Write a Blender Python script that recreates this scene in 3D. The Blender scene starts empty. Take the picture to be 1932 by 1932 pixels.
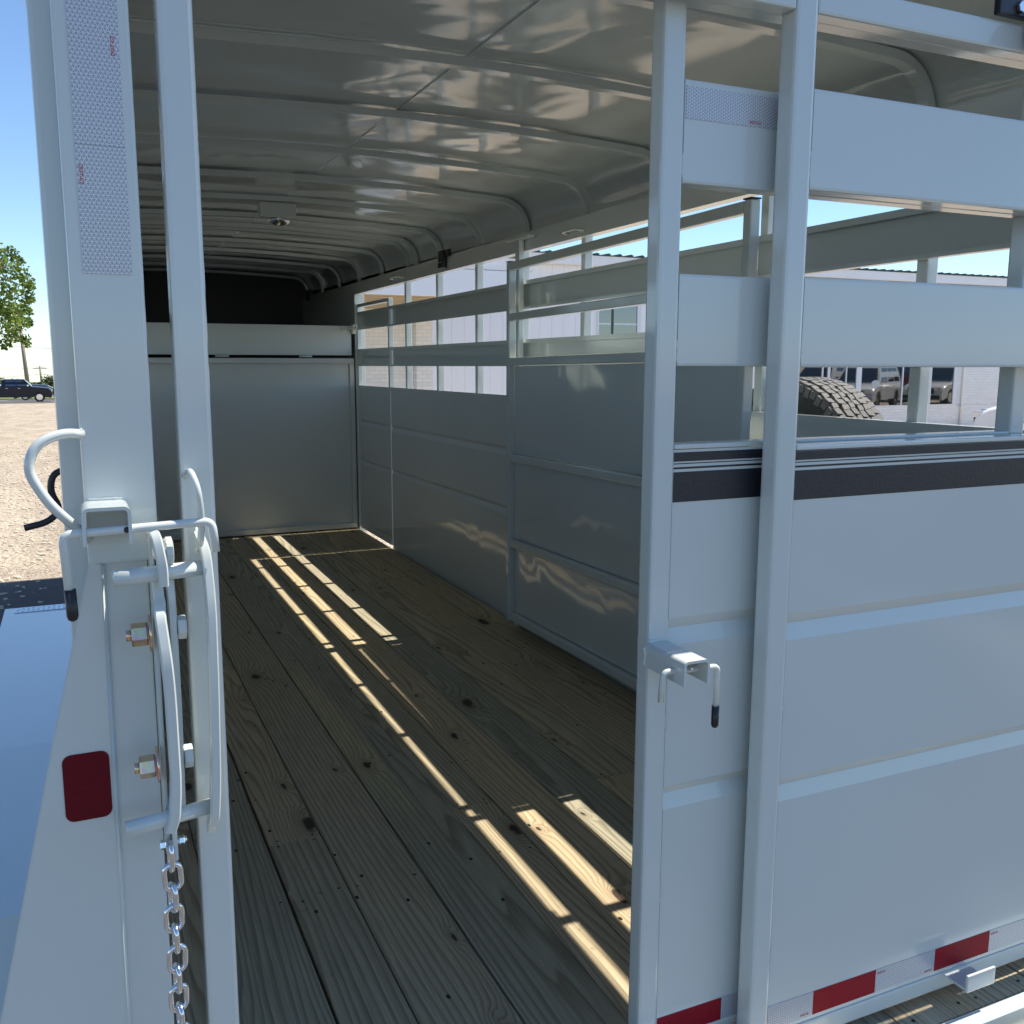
import bpy, bmesh, math, random
from mathutils import Vector, Matrix, noise
random.seed(7)
C = bpy.context.scene.collection
S = bpy.context.scene

# ------------------------------------------------------------------ camera
cd = bpy.data.cameras.new('camera'); cam = bpy.data.objects.new('camera', cd); C.objects.link(cam)
cd.sensor_width = 36; cd.lens = 1792 / 1932 * 36; cd.clip_start = .02; cd.clip_end = 4000
RX = Vector((0.91019853, 0.06260019, -0.40941403)); RY = Vector((-0.4141592, 0.14540698, -0.89851487)); RZ = Vector((0.00328446, 0.9873895, 0.15827567))
M = Matrix((RX, RY, RZ)).to_4x4(); M.translation = Vector((0, 0, 1.355)) ; cam.matrix_world = M
S.camera = cam
# ------------------------------------------------------------------ world, sun, exposure
SUN = Vector((.565, .003, 1.0)).normalized()
elev = math.asin(SUN.z)
W = bpy.data.worlds.new('World'); S.world = W; W.use_nodes = True
wn = W.node_tree; wn.nodes.clear()
sky = wn.nodes.new('ShaderNodeTexSky'); sky.sky_type = 'NISHITA'; sky.sun_disc = False
sky.sun_elevation = elev; sky.sun_rotation = math.atan2(SUN.x, SUN.y)
sky.air_density = .9; sky.dust_density = .1; sky.ozone_density = 1.0; sky.altitude = 1000
bg = wn.nodes.new('ShaderNodeBackground'); bg.inputs[1].default_value = .115
wo = wn.nodes.new('ShaderNodeOutputWorld')
tint = wn.nodes.new('ShaderNodeMix'); tint.data_type = 'RGBA'; tint.blend_type = 'MULTIPLY'; tint.inputs[0].default_value = 1
tint.inputs[7].default_value = (.88, 1.0, 1.10, 1)      # the camera's daylight white balance
wn.links.new(sky.outputs[0], tint.inputs[6]); wn.links.new(tint.outputs[2], bg.inputs[0]); wn.links.new(bg.outputs[0], wo.inputs[0])
sd = bpy.data.lights.new('sun', 'SUN'); sun = bpy.data.objects.new('sun', sd); C.objects.link(sun)
sd.energy = 5.0; sd.angle = math.radians(.45); sd.color = (1, .92, .79)
sun.rotation_euler = SUN.to_track_quat('Z', 'Y').to_euler()
S.view_settings.view_transform = 'Standard'; S.view_settings.look = 'None'
S.view_settings.exposure = 0.67; S.view_settings.gamma = 1; S.view_settings.use_curve_mapping = False
S.render.engine = 'CYCLES'
S.cycles.max_bounces = 12; S.cycles.diffuse_bounces = 6; S.cycles.glossy_bounces = 6
S.cycles.sample_clamp_indirect = 6
S.cycles.caustics_reflective = True; S.cycles.caustics_refractive = False; S.cycles.blur_glossy = .3

# ------------------------------------------------------------------ material helpers
def nd(nt, t, **k):
    n = nt.nodes.new(t)
    for a, v in k.items(): setattr(n, a, v)
    return n
def mat(name):
    m = bpy.data.materials.new(name); m.use_nodes = True; nt = m.node_tree
    return m, nt, nt.nodes['Principled BSDF']
def L(nt, a, b): nt.links.new(a, b)
def math_(nt, op, a, b=None, c=None):
    n = nd(nt, 'ShaderNodeMath', operation=op)
    for i, v in enumerate((a, b, c)):
        if v is None: continue
        if isinstance(v, (int, float)): n.inputs[i].default_value = v
        else: L(nt, v, n.inputs[i])
    return n.outputs[0]
def ramp(nt, fac, stops):
    r = nd(nt, 'ShaderNodeValToRGB'); e = r.color_ramp.elements
    while len(e) < len(stops): e.new(.5)
    for i, (p, c) in enumerate(stops): e[i].position = p; e[i].color = (*c, 1)
    L(nt, fac, r.inputs[0]); return r.outputs[0]
def coords(nt, scale=(1, 1, 1), loc=(0, 0, 0), src='Object'):
    t = nd(nt, 'ShaderNodeTexCoord'); m = nd(nt, 'ShaderNodeMapping')
    m.inputs['Scale'].default_value = scale; m.inputs['Location'].default_value = loc
    L(nt, t.outputs[src], m.inputs[0]); return m.outputs[0]
def noise_(nt, vec, sc, det=2, rough=.5, dist=0):
    n = nd(nt, 'ShaderNodeTexNoise'); n.inputs['Scale'].default_value = sc; n.inputs['Detail'].default_value = det
    n.inputs['Roughness'].default_value = rough; n.inputs['Distortion'].default_value = dist
    L(nt, vec, n.inputs['Vector']); return n.outputs[0]
def bump(nt, h, strength, dist):
    b = nd(nt, 'ShaderNodeBump'); b.inputs['Strength'].default_value = strength; b.inputs['Distance'].default_value = dist
    L(nt, h, b.inputs['Height']); return b.outputs[0]
def mixc(nt, f, a, b):
    n = nd(nt, 'ShaderNodeMix', data_type='RGBA')
    if isinstance(f, (int, float)): n.inputs[0].default_value = f
    else: L(nt, f, n.inputs[0])
    for i, v in ((6, a), (7, b)):
        if isinstance(v, tuple): n.inputs[i].default_value = (*v, 1)
        else: L(nt, v, n.inputs[i])
    return n.outputs[2]
def paint(name, col, wav=0., wsc=1.0, rough=.45, coat=1., crough=.05, stretch=(1, 1, 1)):
    m, nt, p = mat(name)
    v = coords(nt)
    n = noise_(nt, v, 1.7, 3)
    c = mixc(nt, n, tuple(x * .93 for x in col), tuple(min(1, x * 1.05) for x in col))
    L(nt, c, p.inputs['Base Color'])
    p.inputs['Roughness'].default_value = rough
    p.inputs['Coat Weight'].default_value = coat; p.inputs['Coat Roughness'].default_value = crough
    fine = noise_(nt, v, 260, 2)
    if wav:
        w = noise_(nt, coords(nt, stretch), wsc, 1.5, .45, .6)
        b1 = nd(nt, 'ShaderNodeBump'); b1.inputs['Strength'].default_value = 1; b1.inputs['Distance'].default_value = wav
        L(nt, w, b1.inputs['Height'])
        b2 = nd(nt, 'ShaderNodeBump'); b2.inputs['Strength'].default_value = .12; b2.inputs['Distance'].default_value = .0006
        L(nt, fine, b2.inputs['Height']); L(nt, b1.outputs[0], b2.inputs['Normal'])
        nb = b2.outputs[0]
    else:
        nb = bump(nt, fine, .12, .0006)
    L(nt, nb, p.inputs['Normal']); L(nt, nb, p.inputs['Coat Normal'])
    return m
def plain(name, col, rough=.5, metal=0., spec=.5, coat=0., nsc=0., namt=.15, ior=None):
    m, nt, p = mat(name)
    if nsc:
        n = noise_(nt, coords(nt), nsc, 4)
        L(nt, mixc(nt, n, tuple(x * (1 - namt) for x in col), tuple(min(1, x * (1 + namt)) for x in col)), p.inputs['Base Color'])
        L(nt, bump(nt, n, .25, .002), p.inputs['Normal'])
    else:
        p.inputs['Base Color'].default_value = (*col, 1)
    p.inputs['Roughness'].default_value = rough; p.inputs['Metallic'].default_value = metal
    p.inputs['Specular IOR Level'].default_value = spec; p.inputs['Coat Weight'].default_value = coat
    p.inputs['Coat Roughness'].default_value = .04
    if ior: p.inputs['IOR'].default_value = ior
    return m
GREY = (.59, .635, .61)
M_PAINT = paint('grey_gloss_paint', GREY)
M_SHEET = paint('grey_gloss_sheet', GREY, wav=.006, wsc=2.2)
M_ROOF = paint('grey_roof_sheet', GREY, wav=.010, wsc=2.6, stretch=(1, 1, 1))
M_GSHEET = paint('grey_gate_sheet', GREY, wav=.0015, wsc=1.6, crough=.09)
M_FEND = paint('grey_fender_gloss', GREY, wav=.0008, wsc=1.2, rough=.22, crough=.015)
M_DIV = paint('grey_divider_sheet', GREY, wav=.012, wsc=2.4)
M_FRONT = paint('grey_front_gate_sheet', GREY, wav=.003, wsc=1.6, crough=.22)
M_BLACK = plain('black_rubber_grip', (.012, .012, .014), .35, nsc=60)
M_BLKMET = plain('black_bracket_paint', (.012, .012, .016), .3, nsc=30)
M_STRIPE = plain('black_vinyl_stripe', (.019, .020, .027), .38, nsc=220, namt=.5)
M_RED = plain('red_reflective_film', (.30, .006, .016), .5, spec=.2, nsc=150, namt=.2)
M_DKRED = plain('dark_red_reflector', (.125, .002, .010), .4, spec=.2, nsc=90, namt=.25)
M_CHROME = plain('bright_zinc', (.78, .80, .83), .16, 1.)
M_TYRE = plain('black_tyre_rubber', (.035, .035, .036), .62, nsc=90, namt=.4)
M_TREAD = plain('dusty_tread_rubber', (.115, .113, .11), .75, nsc=140, namt=.5)
M_INK = plain('red_print', (.55, .03, .04), .5)
def zinc_yellow():
    m, nt, p = mat('yellow_zinc')
    v = coords(nt); n = noise_(nt, v, 70, 2)
    L(nt, ramp(nt, n, [(.3, (.80, .58, .22)), (.45, (.72, .44, .42)), (.58, (.62, .60, .32)), (.7, (.85, .52, .28))]), p.inputs['Base Color'])
    p.inputs['Metallic'].default_value = 1; p.inputs['Roughness'].default_value = .22
    return m
M_ZY = zinc_yellow()
def tape_mat(name, axis):
    # triangular prism cells with pale seams; axis: 'z' rows stacked upward, 'x' rows stacked sideways
    m, nt, p = mat(name)
    t = nd(nt, 'ShaderNodeTexCoord'); s = nd(nt, 'ShaderNodeSeparateXYZ'); L(nt, t.outputs['Object'], s.inputs[0])
    u, v = (s.outputs['X'], s.outputs['Z']) if axis == 'z' else (s.outputs['Z'], s.outputs['X'])
    pitch = .0046 * 1.0
    lines = None
    for ang in (0, 60, 120):
        a = math.radians(ang)
        pr = math_(nt, 'ADD', math_(nt, 'MULTIPLY', u, -math.sin(a)), math_(nt, 'MULTIPLY', v, math.cos(a)))
        f = math_(nt, 'FRACT', math_(nt, 'DIVIDE', pr, pitch))
        l = math_(nt, 'LESS_THAN', f, .22)
        lines = l if lines is None else math_(nt, 'MAXIMUM', lines, l)
    L(nt, mixc(nt, lines, (.33, .33, .37), (.66, .68, .70)), p.inputs['Base Color'])
    p.inputs['Roughness'].default_value = .3
    p.inputs['Metallic'].default_value = .15
    return m
M_TAPEZ = tape_mat('silver_reflective_tape', 'z'); M_TAPEX = tape_mat('silver_reflective_tape_sideways', 'x')

def wood():
    m, nt, p = mat('treated_pine')
    t = nd(nt, 'ShaderNodeTexCoord'); oi = nd(nt, 'ShaderNodeObjectInfo')
    off = nd(nt, 'ShaderNodeVectorMath', operation='SCALE'); off.inputs[0].default_value = (3.1, 17.3, 5.7)
    L(nt, math_(nt, 'MULTIPLY', oi.outputs['Random'], 31.), off.inputs['Scale'])
    va = nd(nt, 'ShaderNodeVectorMath', operation='ADD'); L(nt, t.outputs['Object'], va.inputs[0]); L(nt, off.outputs[0], va.inputs[1])
    def stretch(x, y, z=1):
        k = nd(nt, 'ShaderNodeVectorMath', operation='MULTIPLY'); k.inputs[1].default_value = (x, y, z); L(nt, va.outputs[0], k.inputs[0]); return k.outputs[0]
    # knots: sparse stretched cells
    vo = nd(nt, 'ShaderNodeTexVoronoi', feature='F1', voronoi_dimensions='2D'); vo.inputs['Scale'].default_value = 1; vo.inputs['Randomness'].default_value = 1
    kd = nd(nt, 'ShaderNodeTexNoise'); kd.inputs['Scale'].default_value = 14; kd.inputs['Detail'].default_value = 3; L(nt, va.outputs[0], kd.inputs['Vector'])
    ka = nd(nt, 'ShaderNodeVectorMath', operation='MULTIPLY_ADD'); L(nt, kd.outputs['Color'], ka.inputs[0]); ka.inputs[1].default_value = (.16, .16, 0); L(nt, stretch(4.0, 1.7), ka.inputs[2])
    L(nt, ka.outputs[0], vo.inputs['Vector'])
    sc = nd(nt, 'ShaderNodeSeparateColor'); L(nt, vo.outputs['Color'], sc.inputs[0])
    on = math_(nt, 'GREATER_THAN', sc.outputs[0], .5)
    size = math_(nt, 'ADD', .25, math_(nt, 'MULTIPLY', math_(nt, 'POWER', sc.outputs[1], 2.), .95))
    d = math_(nt, 'DIVIDE', vo.outputs['Distance'], size)
    halo = math_(nt, 'MULTIPLY', on, math_(nt, 'POWER', 2.718, math_(nt, 'MULTIPLY', d, -9.)))
    core = math_(nt, 'MULTIPLY', on, math_(nt, 'SUBTRACT', 1, nd_map(nt, d, .045, .095)))
    # growth rings
    sx = nd(nt, 'ShaderNodeSeparateXYZ'); L(nt, va.outputs[0], sx.inputs[0])
    big = noise_(nt, stretch(3.8, .24), 1.0, 2.5, .5, .3)
    med = noise_(nt, stretch(9, 1.6), 1.0, 2, .5)
    ring = math_(nt, 'ADD', math_(nt, 'ADD', math_(nt, 'MULTIPLY', big, math_(nt, 'ADD', 9., math_(nt, 'MULTIPLY', math_(nt, 'FRACT', math_(nt, 'MULTIPLY', oi.outputs['Random'], 7.31)), 18.))), math_(nt, 'MULTIPLY', med, .7)), math_(nt, 'MULTIPLY', halo, 9.))
    ring = math_(nt, 'ADD', ring, math_(nt, 'MULTIPLY', sx.outputs[0], 50.))
    fr = math_(nt, 'FRACT', ring)
    late = nd(nt, 'ShaderNodeValToRGB'); e = late.color_ramp.elements
    e[0].position = 0; e[0].color = (0, 0, 0, 1); e[1].position = 1; e[1].color = (0, 0, 0, 1)
    for po, va_ in ((.45, .08), (.80, .85), (.9, 1.), (.97, .15)):
        q = e.new(po); q.color = (va_, va_, va_, 1)
    L(nt, fr, late.inputs[0])
    fib = noise_(nt, stretch(220, 6), 1.0, 3, .6)
    blot = noise_(nt, stretch(4, 1.2), 1.0, 3, .6)
    tone = mixc(nt, blot, (.43, .375, .275), (.61, .525, .38))
    hue = mixc(nt, oi.outputs['Random'], (1.06, .98, .88), (.72, .78, .80))
    mm = nd(nt, 'ShaderNodeMix', data_type='RGBA', blend_type='MULTIPLY'); mm.inputs[0].default_value = 1
    L(nt, tone, mm.inputs[6]); L(nt, hue, mm.inputs[7])
    stripe = noise_(nt, stretch(5.5, .22), 1.0, 1, .5)
    yel = mixc(nt, nd_map(nt, stripe, .64, .74), mm.outputs[2], (.54, .46, .28))
    dark = nd(nt, 'ShaderNodeMix', data_type='RGBA', blend_type='MULTIPLY')
    L(nt, math_(nt, 'MULTIPLY', late.outputs[0], .62), dark.inputs[0]); L(nt, yel, dark.inputs[6]); dark.inputs[7].default_value = (.38, .34, .28, 1)
    f2 = nd(nt, 'ShaderNodeMix', data_type='RGBA', blend_type='MULTIPLY'); f2.inputs[0].default_value = .55
    L(nt, dark.outputs[2], f2.inputs[6]); L(nt, ramp(nt, fib, [(.3, (.62, .62, .62)), (.7, (1.25, 1.25, 1.25))]), f2.inputs[7])
    kn = mixc(nt, core, f2.outputs[2], (.035, .025, .02))
    hal = mixc(nt, math_(nt, 'MULTIPLY', halo, .55), kn, (.09, .06, .04))
    # small dark marks
    vm = nd(nt, 'ShaderNodeTexVoronoi', feature='F1', voronoi_dimensions='2D'); vm.inputs['Scale'].default_value = 1; L(nt, stretch(26, 15), vm.inputs['Vector'])
    sm = nd(nt, 'ShaderNodeSeparateColor'); L(nt, vm.outputs['Color'], sm.inputs[0])
    mk = math_(nt, 'MULTIPLY', math_(nt, 'GREATER_THAN', sm.outputs[0], .975), math_(nt, 'LESS_THAN', vm.outputs['Distance'], .12))
    # scuffs
    scf = nd_map(nt, noise_(nt, stretch(30, 30), 1.0, 5, .75), .60, .72)
    scm = math_(nt, 'MULTIPLY', scf, nd_map(nt, noise_(nt, stretch(6, 2.2), 1.0, 1), .52, .62))
    fin = mixc(nt, math_(nt, 'MULTIPLY', scm, .6), mixc(nt, mk, hal, (.03, .025, .022)), (.07, .065, .06))
    L(nt, fin, p.inputs['Base Color'])
    p.inputs['Roughness'].default_value = .72; p.inputs['Specular IOR Level'].default_value = .25
    h = math_(nt, 'SUBTRACT', math_(nt, 'MULTIPLY', fib, .4), math_(nt, 'ADD', math_(nt, 'MULTIPLY', late.outputs[0], -.5), math_(nt, 'MULTIPLY', core, 2.)))
    L(nt, bump(nt, h, .5, .0012), p.inputs['Normal'])
    return m
def nd_map(nt, v, a, b):
    n = nd(nt, 'ShaderNodeMapRange'); n.inputs[1].default_value = a; n.inputs[2].default_value = b; n.clamp = True; n.interpolation_type = 'SMOOTHSTEP'
    if isinstance(v, (int, float)): n.inputs[0].default_value = v
    else: L(nt, v, n.inputs[0])
    return n.outputs[0]
M_WOOD = wood()

# ------------------------------------------------------------------ geometry helpers
def link(name, bm, m, parent=None, smooth=False, loc=(0, 0, 0)):
    me = bpy.data.meshes.new(name); bm.normal_update(); bm.to_mesh(me); bm.free()
    if m: me.materials.append(m)
    if smooth:
        for f in me.polygons: f.use_smooth = True
    o = bpy.data.objects.new(name, me); C.objects.link(o); o.location = loc
    if parent: o.parent = parent
    return o
def link_raw(name, vf, m):
    me = bpy.data.meshes.new(name); me.from_pydata(vf[0], [], vf[1]); me.materials.append(m)
    o = bpy.data.objects.new(name, me); C.objects.link(o); return o
def empty(name, loc=(0, 0, 0), rz=0):
    o = bpy.data.objects.new(name, None); C.objects.link(o); o.location = loc; o.rotation_euler[2] = rz; o.empty_display_size = .2
    return o
def tag(o, label=None, cat=None, group=None, kind=None):
    if label: o['label'] = label
    if cat: o['category'] = cat
    if group: o['group'] = group
    if kind: o['kind'] = kind
    return o
def NB(): return bmesh.new()
def box(bm, x0, x1, y0, y1, z0, z1, bev=0., M4=None):
    r = bmesh.ops.create_cube(bm, size=1)
    vs = r['verts']
    bmesh.ops.scale(bm, vec=(abs(x1 - x0), abs(y1 - y0), abs(z1 - z0)), verts=vs)
    bmesh.ops.translate(bm, vec=((x0 + x1) / 2, (y0 + y1) / 2, (z0 + z1) / 2), verts=vs)
    if bev:
        es = {e for v in vs for e in v.link_edges}
        r2 = bmesh.ops.bevel(bm, geom=list(es), offset=bev, segments=2, profile=.6, affect='EDGES')
        vs = list({v for f in r2['faces'] for v in f.verts} | {v for v in vs if v.is_valid})
    if M4: bmesh.ops.transform(bm, matrix=M4, verts=vs)
    return vs
def beam(bm, a, b, w, h, bev=.004, up=(0, 0, 1)):
    """rectangular bar from a to b: w across (perpendicular to up), h along up"""
    a = Vector(a); b = Vector(b); d = (b - a); ln = d.length; d.normalize()
    up = Vector(up); x = d.cross(up).normalized(); z = x.cross(d).normalized()
    R = Matrix((x, d, z)).transposed().to_4x4(); R.translation = (a + b) / 2
    return box(bm, -w / 2, w / 2, -ln / 2, ln / 2, -h / 2, h / 2, bev, R)
def smooth_path(pts, r=.02, n=5):
    pts = [Vector(p) for p in pts]; out = [pts[0]]
    for i in range(1, len(pts) - 1):
        p0, p1, p2 = pts[i - 1], pts[i], pts[i + 1]
        a = (p0 - p1); b = (p2 - p1); rr = min(r, a.length * .49, b.length * .49)
        A = p1 + a.normalized() * rr; B = p1 + b.normalized() * rr
        for k in range(n + 1):
            t = k / n; out.append((1 - t) ** 2 * A + 2 * t * (1 - t) * p1 + t * t * B)
    out.append(pts[-1]); return out
def tube(bm, pts, rad, seg=12, cap=True, flat=None):
    pts = [Vector(p) for p in pts]; rings = []
    prev = None
    for i, p in enumerate(pts):
        t = (pts[min(i + 1, len(pts) - 1)] - pts[max(i - 1, 0)]).normalized()
        if prev is None:
            u = t.orthogonal().normalized()
        else:
            u = (prev - t * prev.dot(t)).normalized()
        prev = u; v = t.cross(u)
        r = rad[i] if isinstance(rad, (list, tuple)) else rad
        rings.append([bm.verts.new(p + (u * math.cos(2 * math.pi * k / seg) + v * math.sin(2 * math.pi * k / seg)) * r) for k in range(seg)])
    for i in range(len(rings) - 1):
        for k in range(seg):
            bm.faces.new((rings[i][k], rings[i][(k + 1) % seg], rings[i + 1][(k + 1) % seg], rings[i + 1][k]))
    if cap:
        bm.faces.new(rings[0][::-1]); bm.faces.new(rings[-1])
def prism(bm, poly, axis, a, b, bev=0.):
    """poly: 2D points; axis 'x': poly=(y,z); 'y': poly=(x,z); 'z': poly=(x,y)"""
    def P(p, t):
        return {'x': (t, p[0], p[1]), 'y': (p[0], t, p[1]), 'z': (p[0], p[1], t)}[axis]
    A = [bm.verts.new(P(p, a)) for p in poly]; B = [bm.verts.new(P(p, b)) for p in poly]
    n = len(poly); fs = [bm.faces.new(A), bm.faces.new(B[::-1])]
    for i in range(n): fs.append(bm.faces.new((A[i], B[i], B[(i + 1) % n], A[(i + 1) % n])))
    bmesh.ops.recalc_face_normals(bm, faces=fs)
    if bev:
        es = [e for e in fs[0].edges] + [e for e in fs[1].edges]
        bmesh.ops.bevel(bm, geom=es, offset=bev, segments=2, affect='EDGES')
def hexnut(bm, c, r, h, axis='x', ch=.15):
    rings = []
    for k, (t, rr) in enumerate(((-.5, r * .93), (-.38, r), (.38, r), (.5, r * .93))):
        ring = []
        for i in range(6):
            a = math.pi / 3 * i + .2
            p = (t * h, math.cos(a) * rr, math.sin(a) * rr)
            ring.append(bm.verts.new((c[0] + p[0], c[1] + p[1], c[2] + p[2])))
        rings.append(ring)
    for a, b in zip(rings, rings[1:]):
        for i in range(6): bm.faces.new((a[i], a[(i + 1) % 6], b[(i + 1) % 6], b[i]))
    bm.faces.new(rings[0][::-1]); bm.faces.new(rings[-1])
def bx(name, m, parent, *a, bev=.003):
    bm = NB(); box(bm, *a, bev); return link(name, bm, m, parent)
def bmb(name, m, parent, a, b, w, h, bev=.004, up=(0, 0, 1)):
    bm = NB(); beam(bm, a, b, w, h, bev, up); return link(name, bm, m, parent)
def tb(name, m, parent, pts, rad, seg=12):
    bm = NB(); tube(bm, pts, rad, seg); return link(name, bm, m, parent, smooth=True)
def autosmooth(o, ang=40):
    me = o.data
    for f in me.polygons: f.use_smooth = True
    bm = bmesh.new(); bm.from_mesh(me)
    for e in bm.edges:
        if len(e.link_faces) == 2 and e.calc_face_angle(0) > math.radians(ang): e.smooth = False
    bm.to_mesh(me); bm.free()
    return o
def text_mesh(s, size, m, parent, mtx, name='print'):
    cu = bpy.data.curves.new('txt', 'FONT'); cu.body = s; cu.size = size; cu.extrude = .00015
    o = bpy.data.objects.new('txt', cu); C.objects.link(o)
    dg = bpy.context.evaluated_depsgraph_get(); me = bpy.data.meshes.new_from_object(o.evaluated_get(dg))
    bpy.data.objects.remove(o); me.materials.clear(); me.materials.append(m)
    me.transform(mtx)
    p = bpy.data.objects.new(name, me); C.objects.link(p); p.parent = parent; p['label'] = s + ' in small red print'
    return p

# ================================================================== SETTING: ground
def gz(x, y):
    s = min(1, max(0, (8 - x) / 6)); s = s * s * (3 - 2 * s)
    t = max(0, y - 8)
    return -.6 - .0212 * t * s
def ground_mat():
    m, nt, p = mat('pale_gravel'); v = coords(nt)
    n1 = noise_(nt, v, .35, 4, .6); n2 = noise_(nt, coords(nt, (1, .35, 1)), 1.4, 5, .7)
    vo = nd(nt, 'ShaderNodeTexVoronoi'); vo.inputs['Scale'].default_value = 22; L(nt, v, vo.inputs['Vector'])
    vo2 = nd(nt, 'ShaderNodeTexVoronoi'); vo2.inputs['Scale'].default_value = 60; L(nt, v, vo2.inputs['Vector'])
    base = ramp(nt, n2, [(.30, (.36, .305, .24)), (.46, (.47, .40, .315)), (.58, (.55, .475, .375)), (.75, (.63, .56, .45))])
    st = nd(nt, 'ShaderNodeMix', data_type='RGBA', blend_type='MULTIPLY'); st.inputs[0].default_value = .7
    L(nt, base, st.inputs[6]); L(nt, ramp(nt, vo.outputs['Distance'], [(.0, (1.15, 1.12, 1.1)), (.45, (.95, .95, .95)), (.75, (.45, .44, .43))]), st.inputs[7])
    st2 = mixc(nt, math_(nt, 'MULTIPLY', n1, .35), st.outputs[2], (.33, .29, .24))
    L(nt, st2, p.inputs['Base Color']); p.inputs['Roughness'].default_value = .95; p.inputs['Specular IOR Level'].default_value = .1
    h = math_(nt, 'ADD', math_(nt, 'MULTIPLY', vo.outputs['Distance'], -.7), math_(nt, 'ADD', math_(nt, 'MULTIPLY', vo2.outputs['Distance'], -.4), math_(nt, 'MULTIPLY', n2, 1.2)))
    L(nt, bump(nt, h, .9, .03), p.inputs['Normal']); return m
def sheet(name, xs, ys, dz, m):
    bm = NB(); g = [[bm.verts.new((x, y, gz(x, y) + dz)) for x in xs] for y in ys]
    for j in range(len(ys) - 1):
        for i in range(len(xs) - 1): bm.faces.new((g[j][i], g[j][i + 1], g[j + 1][i + 1], g[j + 1][i]))
    return link(name, bm, m, smooth=True)
def rng(a, b, n): return [a + (b - a) * i / n for i in range(n + 1)]
XS = [-1500, -600, -200, -80, -40, -20] + rng(-14, 14, 28) + [20, 30, 50, 90, 200, 600, 1500]
YS = [-1500, -500, -150, -60, -30, -15, -5, 0, 4] + rng(8, 40, 16) + [50, 60, 70, 80, 86, 100, 120, 160, 250, 500, 1000, 2500]
tag(sheet('ground', XS, YS, 0, ground_mat()), kind='structure')
M_ROAD = plain('grey_asphalt', (.135, .13, .13), .9, nsc=3, namt=.25)
tag(sheet('road', [-60, -30, -12, 0, 6], [87, 91, 97, 104], .03, M_ROAD), kind='structure')
def grass_mat():
    m, nt, p = mat('dry_green_grass'); n = noise_(nt, coords(nt), .8, 6, .7)
    L(nt, ramp(nt, n, [(.3, (.07, .10, .02)), (.5, (.14, .18, .045)), (.7, (.24, .25, .09))]), p.inputs['Base Color'])
    p.inputs['Roughness'].default_value = 1; L(nt, bump(nt, n, .8, .1), p.inputs['Normal']); return m
tag(sheet('grass_verge', [-400, -100, -30, -12, 0, 6], [106, 120, 150, 250, 600, 2000], .06, grass_mat()), kind='structure')
def shade_ground_mat():  # dark colour deepens the trailer's shade and cuts warm bounce; pale streaks
    m, nt, p = mat('shade_dark_ground'); v = coords(nt, (1, .3, 1)); n = noise_(nt, v, 1.1, 6, .72); f = noise_(nt, coords(nt), 40, 3)
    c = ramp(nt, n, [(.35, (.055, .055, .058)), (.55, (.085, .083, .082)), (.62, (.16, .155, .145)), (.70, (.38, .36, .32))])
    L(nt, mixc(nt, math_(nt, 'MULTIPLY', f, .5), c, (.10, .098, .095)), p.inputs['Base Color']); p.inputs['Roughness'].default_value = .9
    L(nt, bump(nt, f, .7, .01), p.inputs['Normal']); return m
bm = NB(); gx = [-25, -8, -3, 0, 2.4, 8, 30]; gy = [-40, -15, -5, .8, 5, 8, 8.8, 9.45]  # added dark sheet up to the shadow edge, shade put into its colour
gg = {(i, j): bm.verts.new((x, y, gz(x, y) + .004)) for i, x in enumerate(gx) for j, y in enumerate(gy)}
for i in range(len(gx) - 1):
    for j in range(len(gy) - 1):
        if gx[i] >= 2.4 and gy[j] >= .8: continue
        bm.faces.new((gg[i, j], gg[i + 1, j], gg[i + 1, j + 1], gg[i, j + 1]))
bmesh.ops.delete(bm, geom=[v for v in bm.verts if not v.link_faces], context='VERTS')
tag(link('shade_ground_sheet', bm, shade_ground_mat()), kind='structure')
# loose stones near the trailer
bm = NB(); M_STONE = plain('limestone', (.52, .46, .37), .95, nsc=9, namt=.3)
ico = bmesh.new(); bmesh.ops.create_icosphere(ico, subdivisions=1, radius=1); ICOV = [v.co.copy() for v in ico.verts]; ICOF = [[v.index for v in f.verts] for f in ico.faces]; ico.free()
sv, sf = [], []
for i in range(3200):
    y = 6 + 26 * random.random() ** 1.6; x = -.35 - random.random() * (1.2 + y * .14); r = random.uniform(.006, .024) * (1 + y * .02)
    z = gz(x, y) + r * .2; k = len(sv); ax, ay = random.uniform(.8, 1.4), random.uniform(.7, 1.3)
    for v in ICOV:
        q = random.uniform(.75, 1.2) * r; sv.append((x + v.x * q * ax, y + v.y * q * ay, z + v.z * q * .6))
    sf += [[k + t for t in f] for f in ICOF]
me = bpy.data.meshes.new('loose_stones'); me.from_pydata(sv, [], sf); bm.from_mesh(me)
tag(link('loose_stones', bm, M_STONE), 'pale loose stones scattered over the gravel yard beside the trailer', 'stones', kind='stuff')

# ================================================================== STOCK TRAILER
T = tag(empty('stock_trailer', (1.03, 1.3, -.6)), 'light grey gooseneck livestock trailer with plank floor and open rear sliding gate', 'trailer')
T_OFF = Vector((1.03, 1.3, -.6))
TR = []            # objects built in world coordinates and parented to T
def pt(o):
    """parent a top part of the trailer, keeping the world position"""
    o.parent = T; o.location = Vector(o.location) - T_OFF; return o
YR, YN = 1.36, 9.45       # rear frame, nose
XL, XR = .04, 2.02        # inner wall faces
CX = 1.03
RIBS = [1.93 + .6115 * k for k in range(13)]

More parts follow.
